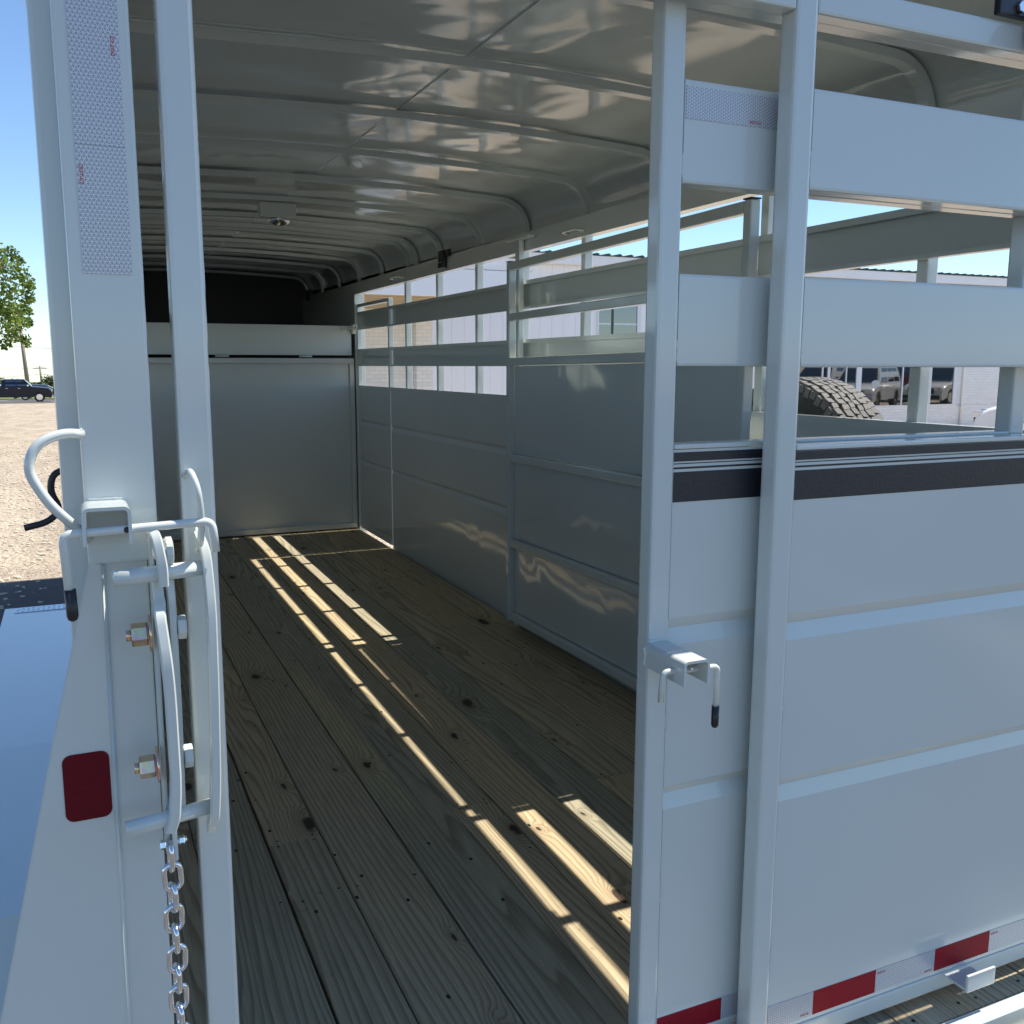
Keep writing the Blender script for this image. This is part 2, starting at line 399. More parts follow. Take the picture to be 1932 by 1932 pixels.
# ---- floor planks
SEAMS = [.045, .222, .410, .562, .763, .960, 1.100, 1.290, 1.470, 1.655, 1.845, 2.015]
YD0 = 1.249
GAPS = [.002, .0012, .0034, .0018, .0026, .0012, .0024, .0014, .0022, .0012, .002, .002]
floor = bmesh.new()
screws = NB()
def plank(i, y0, y1):
    x0, x1 = SEAMS[i] + GAPS[i], SEAMS[i + 1] - GAPS[i + 1]
    dz = random.uniform(-.0015, .001)
    bm = NB(); box(bm, x0 - (x0 + x1) / 2, x1 - (x0 + x1) / 2, 0, y1 - y0, -.038, 0, .0025)
    o = link('floor_plank', bm, M_WOOD, loc=((x0 + x1) / 2, y0, dz)); pt(o)
gapj = .0016
JOINT = {2: [2.55], 5: [2.555], 1: [4.98], 8: [2.56, 6.2], 3: [5.6], 7: [4.37], 9: [5.6], 6: [6.81], 4: [7.4]}
for i in range(len(SEAMS) - 1):
    cuts = [YD0] + JOINT.get(i, []) + [9.28]
    for a, b in zip(cuts, cuts[1:]): plank(i, a + gapj / 2, b - gapj / 2)
def screw(x, y):
    r = .0042
    vs = bmesh.ops.create_circle(screws, cap_ends=True, radius=r * random.uniform(.8, 1.15), segments=7)['verts']
    bmesh.ops.translate(screws, vec=(x, y, .0012), verts=vs)
for i in range(len(SEAMS) - 1):
    xs = (SEAMS[i] + .026, SEAMS[i + 1] - .026)
    for x in xs:
        screw(x + random.uniform(-.006, .006), 1.276 + random.uniform(-.003, .006))
    for k, yy in enumerate([1.93 + .305 * j for j in range(1, 23)]):
        j = [q for q in JOINT.get(i, []) if abs(q - yy) < .13]
        for x in xs:
            if j:
                screw(x, j[0] - .016); screw(x + .004, j[0] + .016)
            elif (k % 2 == 0 and random.random() < .45) or random.random() < .03:
                screw(x + random.uniform(-.01, .01), yy + random.uniform(-.012, .012) + .01)
floor.free()
so = pt(link('screw_heads', screws, plain('dark_screw_hole', (.012, .011, .011), .8))); so['kind'] = 'stuff'
# under structure and rear channel
bm = NB(); box(bm, XL - .02, XR + .02, 1.20, 9.3, -.16, -.05, .004); u = pt(link('underframe', bm, M_PAINT))
bm = NB()
prism(bm, [(1.249, -.004), (1.243, .002), (1.222, .002), (1.215, -.006), (1.215, -.17), (1.249, -.17)], 'x', -.03, 2.09)
o = pt(link('rear_channel', bm, M_PAINT))
tb('bumper_tube', M_PAINT, None, [(1.50, 1.162, -.035), (2.09, 1.162, -.035)], .032, 20)
pt(bpy.context.scene.objects['bumper_tube'])

# ---- side walls (right: opening side seen; left unseen, one slot closed to cut inside light)
SL = [(1.594, 1.73), (1.317, 1.448)]   # slats z ranges
SILL = 1.17
GR = [(.905, .885, .855), (.590, .573, .545)]
def groove_profile(xin, d, z0, z1, sgn):
    """vertical section of a ribbed steel sheet as (depth, z) points"""
    pts = [(0, z0)]
    for zt, zm, zb in sorted(GR, key=lambda g: g[0]):
        if zb > z0 and zt < z1: pts += [(0, zb), (d, zm), (0, zt)]
    pts.append((0, z1)); return pts
def ribbed_sheet(bm, axis, a, b, plane, out, z0, z1, d=.009, th=.003):
    """sheet across plane (coordinate along axis a..b); out = +1/-1 direction in which grooves recede"""
    pf = groove_profile(0, d, z0, z1, 1)
    fr = [(plane + out * p[0], p[1]) for p in pf]; bk = [(plane + out * (p[0] + th), p[1]) for p in pf][::-1]
    poly = fr + bk
    A, B = [], []
    for (q, z) in poly:
        A.append(bm.verts.new((a, q, z) if axis == 'x' else (q, a, z))); B.append(bm.verts.new((b, q, z) if axis == 'x' else (q, b, z)))
    n = len(poly)
    fs = [bm.faces.new((A[i], B[i], B[(i + 1) % n], A[(i + 1) % n])) for i in range(n)]
    for i in range(len(pf) - 1):
        k = n - 1 - i
        fs.append(bm.faces.new((A[i], A[i + 1], A[k - 1], A[k]))); fs.append(bm.faces.new((B[i], B[i + 1], B[k - 1], B[k])))
    bmesh.ops.recalc_face_normals(bm, faces=fs)
def slat_section(bm, y0, y1, z0, z1, xi, s):
    """C channel, web on the outside, lips inward.  xi inner face, s=+1 right wall"""
    t = .0028; D = .028
    for p in ([(xi, z1), (xi + s * D, z1), (xi + s * D, z0), (xi, z0), (xi, z0 + .012), (xi + s * t, z0 + .012), (xi + s * t, z0 + t), (xi + s * (D - t), z0 + t),
               (xi + s * (D - t), z1 - t), (xi + s * t, z1 - t), (xi + s * t, z1 - .020), (xi, z1 - .020)],):
        prism(bm, p, 'y', y0, y1)
POSTS = [1.884, 2.53, 3.15, 3.735, 4.37, 4.955, 5.585, 6.20]
def side_wall(s, xi):
    # s=+1: right wall (outer direction +x)
    X = lambda d: xi + s * d
    bm = NB(); 
    ribbed_sheet(bm, 'y', 1.37, 6.525, X(.006), s, -.06, SILL - .014)
    w = link('side_wall', bm, M_SHEET); pt(w)
    def sub(name, bm, m=M_PAINT): o = link(name, bm, m, w); return o
    bm = NB(); prism(bm, [(X(0), SILL), (X(.034), SILL), (X(.034), SILL - .003), (X(.003), SILL - .003), (X(.003), SILL - .026), (X(0), SILL - .026)], 'y', 1.37, 6.52); sub('sill', bm)
    for z0, z1 in (SL if s > 0 else [SL[0], (1.173, 1.452)]):  # left lower slat widened over a slot to darken the interior
        bm = NB(); slat_section(bm, 1.372, 6.52, z0, z1, X(0), s); sub('slat', bm)
    for y in POSTS:
        y = 1.007 * y
        bm = NB(); box(bm, X(.031), X(.069), y - .019, y + .019, -.1, 1.90, .004); sub('wall_post', bm)
    # top rail angle
    bm = NB(); prism(bm, [(X(-.004), 1.868), (X(.045), 1.868), (X(.045), 1.955), (X(.041), 1.955), (X(.041), 1.872), (X(0), 1.872), (X(0), 1.945), (X(.0), 1.952), (X(-.004), 1.952)], 'y', 1.36, 9.3)
    sub('top_rail', bm, M_SHEET)
    bm = NB(); box(bm, min(X(.0), X(.0655)), max(X(.0), X(.0655)), 1.36, 9.3, 1.9535, 1.957); sub('rail_cap', bm)
    # front solid part past the escape door
    bm = NB(); ribbed_sheet(bm, 'y', 7.40, 9.3, X(.004), s, -.02, 1.868); sub('front_wall_panel', bm, M_SHEET)
    return w
def shear(root):
    for o in [root] + list(root.children):
        for v in o.data.vertices:
            if v.co.z > .3: v.co.z += .007 * (5.2 - v.co.y)
shear(side_wall(1, XR)); side_wall(-1, XL)

# ---- escape door (right) and plain closure (left)
def door_section(s, xi, nm):
    X = lambda d: xi + s * d
    bm = NB(); ribbed_sheet(bm, 'y', 6.563, 7.347, X(.006), s, .02, SILL - .014); d = link(nm, bm, M_SHEET); pt(d)
    def sub(n, *a, bev=.003):
        bm = NB(); box(bm, *a, bev); return link(n, bm, M_PAINT, d)
    sub('door_stile', X(.002), X(.034), 6.530, 6.562, .018, 1.79); sub('door_stile', X(.002), X(.034), 7.348, 7.370, .018, 1.79)
    sub('door_rail', X(0), X(.034), 6.563, 7.347, .018, .06)
    sub('door_rail', X(0), X(.034), 6.563, 7.347, 1.765, 1.79)
    sub('door_rail', X(0), X(.034), 6.563, 7.347, SILL - .026, SILL)
    for z0, z1 in SL:
        bm = NB(); slat_section(bm, 6.563, 7.347, z0, z1, X(0), s); link('slat', bm, M_PAINT, d)
    sub('door_jamb', X(-.01), X(.069), 7.378, 7.398, -.02, 1.866)
    return d
shear(door_section(1, XR, 'escape_door')); door_section(-1, XL, 'escape_door')
# ---- roof: profile, ribs, sheets
def roof_profile(off=0.):
    """points from right wall top over to the left; off = inward offset"""
    pts = []
    r = .155 - off
    x0 = 2.086; zt = 2.138
    for k in range(0, 9):
        a = math.radians(90 / 8 * k)
        cx, cz = x0 - .155, zt - .155
        pts.append((cx + r * math.cos(a), cz + r * math.sin(a)))
    for x in (1.75, 1.5, 1.25, 1.032):
        pts.append((x, zt - off + .030 * (1 - (abs(x - CX) / .9) ** 1.6)))
    return pts
def arch_strip(bm, prof, y0, y1, th):
    inner = prof; outer = []
    for i, p in enumerate(prof):
        a = Vector(prof[max(i - 1, 0)]); b = Vector(prof[min(i + 1, len(prof) - 1)]); t = (b - a).normalized(); n = Vector((t.y, -t.x))
        if n.dot(Vector(p) - Vector((CX, 1.5))) < 0: n = -n
        outer.append((p[0] + n.x * th, p[1] + n.y * th))
    prev = None
    for i in range(len(prof)):
        q = [bm.verts.new((inner[i][0], y0, inner[i][1])), bm.verts.new((inner[i][0], y1, inner[i][1])), bm.verts.new((outer[i][0], y1, outer[i][1])), bm.verts.new((outer[i][0], y0, outer[i][1]))]
        if prev:
            for k in range(4): bm.faces.new((prev[k], prev[(k + 1) % 4], q[(k + 1) % 4], q[k]))
        else: bm.faces.new(q)
        prev = q
    bm.faces.new(prev[::-1])
    bmesh.ops.recalc_face_normals(bm, faces=bm.faces)
def mirrorx(p): return [(2 * CX - x, z) for x, z in p]
def rib(y):
    full = roof_profile(.033); full = [(full[0][0], 1.90)] + full + mirrorx(full)[::-1] + [(2 * CX - full[0][0], 1.90)]
    full = [p for i, p in enumerate(full) if i == 0 or (Vector(p) - Vector(full[i - 1])).length > .004]
    bm = NB(); arch_strip(bm, full, y, y + .036, .0240)
    o = link('roof_rib', bm, M_PAINT); autosmooth(o, 35); pt(o)
for y in RIBS: rib(y - .018)
rib(6.035)
for side in (0, 1):
    pr = roof_profile(0); pr = [(pr[0][0], 1.935)] + pr
    pr = pr[:-1] + [(CX - .012 if side == 0 else CX, pr[-1][1] - (.0 if side else .004))]
    if side: pr = mirrorx(pr)
    ys = [1.30] + RIBS[1::2] + [9.42]
    for a, b in zip(ys, ys[1:]):
        bm = NB(); arch_strip(bm, pr, a + .001, b - .0005, .002)
        o = link('roof_panel', bm, M_ROOF); autosmooth(o, 60); pt(o)
# drip rails outside
for s in (0, 1):
    x = 2.092 if s == 0 else -.032
    bm = NB(); box(bm, x - .006, x + .006, 1.31, 9.42, 1.955, 1.985, .002); pt(link('drip_rail', bm, M_PAINT))
# nose wall and outer body
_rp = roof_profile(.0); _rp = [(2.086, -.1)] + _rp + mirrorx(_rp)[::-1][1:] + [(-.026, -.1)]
bm = NB(); prism(bm, _rp, 'y', 9.30, 9.34); pt(link('nose_wall', bm, plain('dark_nose_wall', (.04, .042, .048), .5, nsc=3)))  # inner nose wall in one near-black colour
bm = NB(); prism(bm, _rp, 'y', 9.345, 9.352); pt(link('nose_panel', bm, M_SHEET))
# gooseneck (out of view, in front)
bm = NB(); prism(bm, [(9.35, -.15), (9.35, 1.0), (11.6, 1.0), (11.6, .85), (9.6, .75), (9.5, -.15)], 'x', .7, 1.36); pt(link('gooseneck', bm, M_PAINT))
# dome light on the roof
bm = NB(); box(bm, .885, 1.065, 4.97, 5.05, 2.055, 2.125, .004); dl = pt(link('dome_light', bm, M_PAINT))
bm = NB(); vs = bmesh.ops.create_uvsphere(bm, u_segments=20, v_segments=10, radius=.058)['verts']; bmesh.ops.scale(bm, vec=(1, .7, .6), verts=vs); bmesh.ops.translate(bm, vec=(.985, 5.01, 2.052), verts=vs)
link('lamp_lens', bm, plain('clear_lamp_lens', (.5, .5, .5), .06, 1.), dl, smooth=True)
# small things on the top rail
def rail_handle(y0, y1, z, s=1):
    x = XR - .004
    o = tb('tie_loop', M_PAINT, None, smooth_path([(x, y0, z), (x - .035, y0 + .01, z + .008), (x - .035, y1 - .01, z + .008), (x, y1, z)], .02), .0055, 10); pt(o)
rail_handle(3.69, 3.84, 1.90); rail_handle(6.17, 6.37, 1.89)
def hold_bracket(y):
    bm = NB(); box(bm, XR - .030, XR - .006, y - .05, y + .04, 1.885, 1.985, .004); box(bm, XR - .022, XR - .005, y - .12, y - .05, 1.945, 1.985, .004)
    o = pt(link('door_stop_bracket', bm, M_BLKMET))
    for k in (-.012, .02):
        bm = NB(); vs = bmesh.ops.create_icosphere(bm, subdivisions=1, radius=.004)['verts']; bmesh.ops.translate(bm, vec=(XR - .031, y + k, 1.918), verts=vs); link('rivet', bm, M_CHROME, o)
hold_bracket(5.40); hold_bracket(8.95)
# latch post behind divider
bm = NB(); box(bm, 1.985, 2.012, 4.285, 4.33, .0, 1.925, .003); lp = pt(link('latch_post', bm, M_PAINT))
bx('latch_plate', M_PAINT, lp, 1.97, 2.014, 4.16, 4.42, 1.926, 1.938)

# ---- divider gate folded against the right wall
def dz(y): return .017 * (4.33 - y)
DX0, DX1 = 1.932, 1.970
bm = NB(); 
P = lambda y, z: (y, z + dz(y))
for za, zb in ((.098, .430), (.474, .856), (.900, 1.322)):
    prism(bm, [P(2.49, za), P(4.249, za), P(4.249, zb), P(2.49, zb)], 'x', 1.949, 1.952)
dg = link('divider_gate', bm, M_DIV); pt(dg)
def dbeam(n, a, b, w=.038): bmb(n, M_PAINT, dg, a, b, w, w, .005)
for zc in (.075, .452, .878, 1.345, 1.556, 1.794):
    dbeam('gate_rail', (1.938, 2.489, zc + dz(2.489)), (1.938, 4.251, zc + dz(4.25)))
bmb('gate_stile', M_PAINT, dg, (1.938, 4.27, .045), (1.938, 4.27, 1.815), .038, .036, .005, up=(0, 1, 0))
bmb('gate_stile', M_PAINT, dg, (1.938, 2.47, .075), (1.938, 2.47, 1.845), .038, .036, .005, up=(0, 1, 0))
bx('stile_cap', M_BLACK, dg, 1.918, 1.958, 2.450, 2.490, 1.846, 1.851, bev=.001)
bx('stile_cap', M_BLACK, dg, 1.918, 1.958, 4.250, 4.290, 1.816, 1.821, bev=.001)
# ---- front gate across the nose
bm = NB(); box(bm, .06, 2.004, 7.425, 7.430, .022, 1.352); fg = pt(link('front_gate', bm, M_FRONT))
bx('gate_rail', M_PAINT, fg, .06, 2.004, 7.402, 7.424, .012, .052); bx('gate_rail', M_PAINT, fg, .06, 2.004, 7.402, 7.424, 1.322, 1.362)
bx('gate_stile', M_PAINT, fg, 1.967, 2.004, 7.4025, 7.4235, .053, 1.321); bx('gate_stile', M_PAINT, fg, .06, .095, 7.4025, 7.4235, .053, 1.321)
bm = NB(); box(bm, .06, 1.985, 7.405, 7.411, 1.385, 1.612, .002); fl = pt(link('top_flap', bm, M_FRONT))
for x in (1.62, 1.0, .4):
    bm = NB(); tube(bm, [(x - .05, 7.398, 1.376), (x + .05, 7.398, 1.376)], .008, 10); link('hinge', bm, M_PAINT, fl, smooth=True)
tb('flap_bolt', M_PAINT, fl, [(1.91, 7.395, 1.585), (2.0, 7.395, 1.585)], .005)
for x in (1.91, 1.96): bx('bolt_keeper', M_PAINT, fl, x - .004, x + .004, 7.388, 7.404, 1.568, 1.602, bev=.001)
bm = NB(); tube(bm, [(1.995, 7.37, 1.55), (1.995, 7.37, 1.62)], .02, 12); o = link('strike_roller', bm, M_PAINT, fl, smooth=True)
# ---- rear frame: corner posts and header
def corner_post(s):
    bm = NB()
    if s < 0: box(bm, .0, .0855, 1.30, 1.352, 1.095, 2.12, .004); box(bm, 0, .0708, 1.308, 1.352, -.17, 1.10, .003)
    else: box(bm, 2.005, 2.09, 1.30, 1.352, -.17, 2.12, .004)
    return pt(link('corner_post', bm, M_GSHEET))
cp = corner_post(-1); corner_post(1)
bx('outer_post', M_PAINT, cp, -.026, .012, 1.3525, 1.43, -.17, 1.955, bev=.006)
bm = NB(); arch_strip(bm, (lambda f: [(f[0][0], 1.95)] + f + mirrorx(f)[::-1] + [(2 * CX - f[0][0], 1.95)])(roof_profile(.05)[:-1]), 1.302, 1.350, .05); pt(link('rear_header', bm, M_PAINT))
TH = cp  # children of the corner post
bx('reflective_tape', M_TAPEZ, cp, .0165, .073, 1.2988, 1.2998, 1.6085, 1.905, bev=0)
bx('reflective_tape', M_TAPEZ, cp, .0165, .073, 1.2988, 1.2998, 1.4575, 1.6080, bev=0)
RXm = Matrix.Rotation(math.pi / 2, 4, 'X')
def vtext(s, size, x, z, y, rot=0, mirror=False, parent=cp):
    mt = Matrix.Translation((x, y, z)) @ Matrix.Rotation(rot, 4, 'Y') @ RXm
    return text_mesh(s, size, M_INK, parent, mt)
vtext('DOT-C2', .0062, .067, 1.712, 1.2982, math.radians(-90))
vtext('DOT-C2', .0062, .0195, 1.585, 1.2982, math.radians(90))
# gusset plate
bm = NB(); prism(bm, [(.0015, 1.100), (.0150, 1.094), (.0045, -.18), (-.275, -.18), (-.275, -.05), (-.142, .499), (-.058, .859)], 'y', 1.3012, 1.3085, bev=.0015)
gp = link('gusset_plate', bm, M_GSHEET, cp)
tb('weld_bead', M_PAINT, cp, [(.0160, 1.3068, 1.092), (.0105, 1.3068, .45), (.0055, 1.3068, -.17)], .0042, 12)
bm = NB()
def rrect(x0, z0, x1, z1, r, n=5):
    out = []
    for cx, cz, a0 in ((x1 - r, z1 - r, 0), (x0 + r, z1 - r, 90), (x0 + r, z0 + r, 180), (x1 - r, z0 + r, 270)):
        for k in range(n + 1):
            a = math.radians(a0 + 90 * k / n); out.append((cx + r * math.cos(a), cz + r * math.sin(a)))
    return out
prism(bm, rrect(-.0475, .7535, .0090, .8455, .011), 'y', 1.2998, 1.3011); link('red_reflector', bm, M_DKRED, cp)
# grab handle
gh = smooth_path([(.004, 1.302, 1.262), (-.020, 1.292, 1.264), (-.050, 1.285, 1.252), (-.061, 1.283, 1.222), (-.040, 1.285, 1.178), (.004, 1.302, 1.128)], .022, 6)
tb('grab_handle', M_PAINT, cp, gh, .0062, 14)
# black hook of the side door latch
bh = smooth_path([(-.010, 1.6, 1.187), (-.040, 1.6, 1.184), (-.047, 1.6, 1.155), (-.033, 1.6, 1.125), (-.052, 1.6, 1.107), (-.085, 1.6, 1.100)], .018, 5)
pt(tb('side_latch_handle', M_BLACK, None, bh, .0052, 12))
# staple bracket on the post
def u_bracket(x0, x1, z0, z1, y0, y1, t=.0042, r=.009):
    o = rrect(x0, z0 - .04, x1, z1, r); i = rrect(x0 + t, z0 - .05, x1 - t, z1 - t, r - t)
    top_o = [p for p in o if p[1] > z0 - .001]; top_i = [p for p in i if p[1] > z0 - .001]
    top_o = sorted(top_o[:6], key=lambda p: p[0] * -1) if 0 else o[:6] + o[6:12]
    top_i = i[:6] + i[6:12]
    outl = [(x1, z0)] + top_o + [(x0, z0), (x0 + t, z0)] + top_i[::-1] + [(x1 - t, z0)]
    bm = NB(); prism(bm, outl, 'y', y0, y1); return bm
bm = u_bracket(-.0045, .0515, 1.131, 1.1775, 1.232, 1.299)
gl = link('latch_staple', bm, M_PAINT, cp); autosmooth(gl, 30)
rod = smooth_path([(-.022, 1.24, 1.045), (-.026, 1.24, 1.146), (.146, 1.24, 1.1515), (.1495, 1.24, 1.112)], .011, 6)
tb('latch_rod', M_PAINT, cp, rod, .0055, 14)
tb('rod_grip', M_BLACK, cp, [(-.0222, 1.24, 1.079), (-.0212, 1.24, 1.046), (-.0211, 1.24, 1.0415), (-.021, 1.24, 1.039)], [.0068, .0068, .0055, .002], 16)
bm = NB(); vs = bmesh.ops.create_icosphere(bm, subdivisions=2, radius=.004)['verts']; bmesh.ops.translate(bm, vec=(.0455, 1.236, 1.148), verts=vs); link('roll_pin', bm, M_BLACK, cp)

# ---- rear gate left stile + latch gear
bm = NB(); box(bm, .1165, .1595, 1.30, 1.341, .022, 1.962, .006); gs = pt(link('gate_frame_stile', bm, M_PAINT))
bx('gate_frame_rail', M_PAINT, gs, .160, 1.094, 1.3015, 1.3395, 1.914, 1.962, bev=.005)
bx('gate_frame_rail', M_PAINT, gs, 1.139, 2.0, 1.3015, 1.3395, 1.914, 1.962, bev=.005)
bx('gate_frame_rail', M_PAINT, gs, .160, 1.094, 1.3015, 1.3395, .0255, .066, bev=.005)
# long D handle on the stile
bow = smooth_path([(.1345, 1.285, 1.124), (.139, 1.262, 1.108), (.141, 1.250, 1.045), (.1395, 1.247, .93), (.136, 1.247, .80), (.1325, 1.250, .750), (.1295, 1.262, .7335)], .03, 4)
bm = NB()
def strap(bm, pts, w, h, wdir=(0, 1, 0)):
    pts = [Vector(p) for p in pts]; prev = None
    for i, p in enumerate(pts):
        t = (pts[min(i + 1, len(pts) - 1)] - pts[max(i - 1, 0)]).normalized()
        wv = Vector(wdir); wv = (wv - t * wv.dot(t)).normalized(); n = t.cross(wv)
        q = [bm.verts.new(p + wv * a * w / 2 + n * b * h / 2) for a, b in ((-1, -.7), (-.8, -1), (.8, -1), (1, -.7), (1, .7), (.8, 1), (-.8, 1), (-1, .7))]
        if prev:
            for k in range(8): bm.faces.new((prev[k], prev[(k + 1) % 8], q[(k + 1) % 8], q[k]))
        else: bm.faces.new(q[::-1])
        prev = q
    bm.faces.new(prev); bmesh.ops.recalc_face_normals(bm, faces=bm.faces)
strap(bm, bow, .026, .0125)
lb = link('slam_latch', bm, M_PAINT); autosmooth(lb, 50); pt(lb)
hk = smooth_path([(.122, 1.304, 1.203), (.1245, 1.252, 1.216), (.1305, 1.236, 1.195), (.134, 1.24, 1.16), (.133, 1.25, 1.128), (.1335, 1.27, 1.113)], .02, 5)
tb('latch_hook', M_PAINT, lb, hk, .0045, 10)
tb('latch_pin', M_PAINT, lb, [(.0265, 1.236, 1.088), (.137, 1.262, 1.088)], .0103, 20)
tb('latch_pin', M_PAINT, lb, [(.0225, 1.236, .760), (.132, 1.262, .760)], .0103, 20)
# latch arm plates
arm = [(.078, 1.243, 1.139), (.081, 1.235, 1.125), (.0835, 1.236, 1.085), (.0835, 1.245, 1.078)]
bm = NB(); strap(bm, smooth_path([(.0765, 1.255, 1.139), (.079, 1.238, 1.134), (.0838, 1.236, 1.100), (.0838, 1.238, 1.076)], .01), .026, .0125); o = link('cam_plate', bm, M_PAINT, lb); autosmooth(o, 50)
bm = NB(); strap(bm, smooth_path([(.078, 1.275, 1.075), (.079, 1.262, 1.045), (.0778, 1.242, 1.034), (.0825, 1.232, .975), (.0845, 1.236, .93), (.0855, 1.238, .81), (.082, 1.24, .766), (.076, 1.243, .748)], .03), .027, .0140); o = link('cam_plate', bm, M_PAINT, lb); autosmooth(o, 50)
bm = NB(); strap(bm, smooth_path([(.094, 1.275, 1.072), (.0945, 1.270, 1.05), (.0945, 1.266, .9), (.0925, 1.266, .765)], .02), .024, .0105); o = link('cam_plate', bm, M_PAINT, lb); autosmooth(o, 50)
bm = NB(); box(bm, .071, .0765, 1.262, 1.30, .70, 1.139, .002); link('hinge_flange', bm, M_PAINT, lb)
for z in (1.010, .833):
    bm = NB(); hexnut(bm, (.0535, 1.253, z), .0148, .020); link('hex_nut', bm, M_ZY, lb)
    tb('bolt_end', M_ZY, lb, [(.0375, 1.253, z), (.045, 1.253, z)], .0072, 14)
    tb('washer', M_ZY, lb, [(.0645, 1.255, z), (.0675, 1.255, z)], .0235, 24)
    bm = NB(); hexnut(bm, (.1055, 1.268, z), .0155, .011); link('bolt_head', bm, M_PAINT, lb)
bm = NB(); tube(bm, [(.088, 1.262, 1.112), (.091, 1.262, 1.112), (.098, 1.262, 1.112), (.0995, 1.262, 1.112)], [.016, .0195, .0195, .015], 16); link('bolt_head', bm, M_PAINT, lb, smooth=False)
# chain and its bolt
lug = NB(); box(lug, .0785, .0845, 1.243, 1.262, .700, .748, .002); ch = pt(link('safety_chain', lug, M_PAINT))
bm = NB(); hexnut(bm, (.0665, 1.252, .722), .0068, .007); link('hex_nut', bm, M_CHROME, ch)
tb('bolt_end', M_CHROME, ch, [(.07, 1.252, .722), (.0965, 1.252, .7245)], .0036, 12)
bm = NB(); hexnut(bm, (.090, 1.252, .724), .0062, .007); link('hex_nut', bm, M_CHROME, ch)
def chain_link_mesh():
    bm = NB(); n = 28; pts = []
    L_, W_ = .0180, .0105
    for k in range(n):
        a = 2 * math.pi * k / n; x = W_ * math.cos(a); z = W_ * math.sin(a) + (L_ - W_) * (1 if math.sin(a) >= 0 else -1)
        pts.append((x, 0, z))
    seg = 10; rings = []
    for i, p in enumerate(pts):
        p = Vector(p); t = (Vector(pts[(i + 1) % n]) - Vector(pts[i - 1])).normalized(); u = Vector((0, 1, 0)); v = t.cross(u)
        rings.append([bm.verts.new(p + (u * math.cos(2 * math.pi * k / seg) + v * math.sin(2 * math.pi * k / seg)) * .0037) for k in range(seg)])
    for i in range(n):
        for k in range(seg): bm.faces.new((rings[i][k], rings[i][(k + 1) % seg], rings[(i + 1) % n][(k + 1) % seg], rings[(i + 1) % n][k]))
    bmesh.ops.recalc_face_normals(bm, faces=bm.faces)
    me = bpy.data.meshes.new('chain_link'); bm.to_mesh(me); bm.free(); me.materials.append(M_CHROME)
    for f in me.polygons: f.use_smooth = True
    return me
clm = chain_link_mesh()
for k in range(22):
    o = bpy.data.objects.new('chain_link', clm); C.objects.link(o); o.parent = ch
    o.location = (.0755 + .0007 * math.sin(k * 1.7), 1.250 + .001 * math.sin(k), .7045 - k * .02945)
    o.rotation_euler = (random.uniform(-.03, .03), random.uniform(-.05, .05), math.radians(12 if k % 2 else 100) + random.uniform(-.12, .12))

# ---- fixed rear leaf (right)
YF = 1.30
bm = NB(); ribbed_sheet(bm, 'x', 1.1395, 2.0, 1.3035, 1, .064, 1.199); rg = pt(link('rear_gate', bm, M_GSHEET))
def gsub(n, m, *a, bev=.003, par=None): return bx(n, m, par or rg, *a, bev=bev)
gsub('gate_stile', M_PAINT, 1.0945, 1.1385, 1.30, 1.3405, .0255, 2.03, bev=.006)
gsub('gate_rail', M_PAINT, 1.139, 2.0, 1.3005, 1.3405, .0255, .0635, bev=.005)
def slat_gate(z0, z1, x0, x1, y, par):
    t = .003; D = .036
    p = [(y + .004, z1), (y + D, z1), (y + D, z1 - .014), (y + D - t, z1 - .014), (y + D - t, z1 - t), (y + .004 + t, z1 - t), (y + t, z1 - t - .004), (y + t, z0 + t + .004), (y + .004 + t, z0 + t),
         (y + D - t, z0 + t), (y + D - t, z0 + .014), (y + D, z0 + .014), (y + D, z0), (y + .004, z0), (y + .001, z0 + .001), (y, z0 + .005), (y, z1 - .005), (y + .001, z1 - .001)]
    bm = NB(); prism(bm, p, 'x', x0, x1); o = link('slat', bm, M_GSHEET, par); return o
slat_gate(1.638, 1.799, 1.139, 2.0, 1.3015, rg); slat_gate(1.344, 1.496, 1.139, 2.0, 1.3015, rg)
gsub('sill', M_PAINT, 1.139, 2.0, 1.3003, 1.3400, 1.200, 1.209, bev=.003)
def stripes(x0, x1, y, par):
    for z0, z1 in ((1.112, 1.1645), (1.1696, 1.1730), (1.1782, 1.1798), (1.1828, 1.1986)):
        bx('stripe', M_STRIPE, par, x0, x1, y - .0006, y, z0, z1, bev=0)
stripes(1.1400, 2.0, 1.3033, rg)
def tape_row(x0, x1, y, par, reds):
    x = x0
    for a, b in reds:
        if a > x: bx('reflective_tape', M_TAPEX, par, x, a, y - .0006, y, .0725, .1235, bev=0)
        bx('red_tape', M_RED, par, max(a, x0) + .0004, b - .0004, y - .0006, y, .0725, .1235, bev=0)
        x = b
    if x < x1: bx('reflective_tape', M_TAPEX, par, x, x1, y - .0006, y, .0725, .1235, bev=0)
tape_row(1.14, 2.0, 1.3033, rg, [(1.252, 1.417), (1.583, 1.748)])
for x, z in ((1.222, .0775), (1.421, .1125), (1.556, .0775), (1.752, .1125)):
    vtext('DOT-C2', .0055, x, z, 1.3022, 0, parent=rg)
bm = NB(); box(bm, 1.605, 1.687, 1.236, 1.242, .0575, .0965, .0025); box(bm, 1.612, 1.687, 1.2421, 1.3003, .0548, .0600, .001)
link('slide_guide', bm, M_PAINT, rg)
gsub('black_roller', M_BLKMET, 1.535, 1.70, 1.286, 1.2998, 1.966, 2.06)
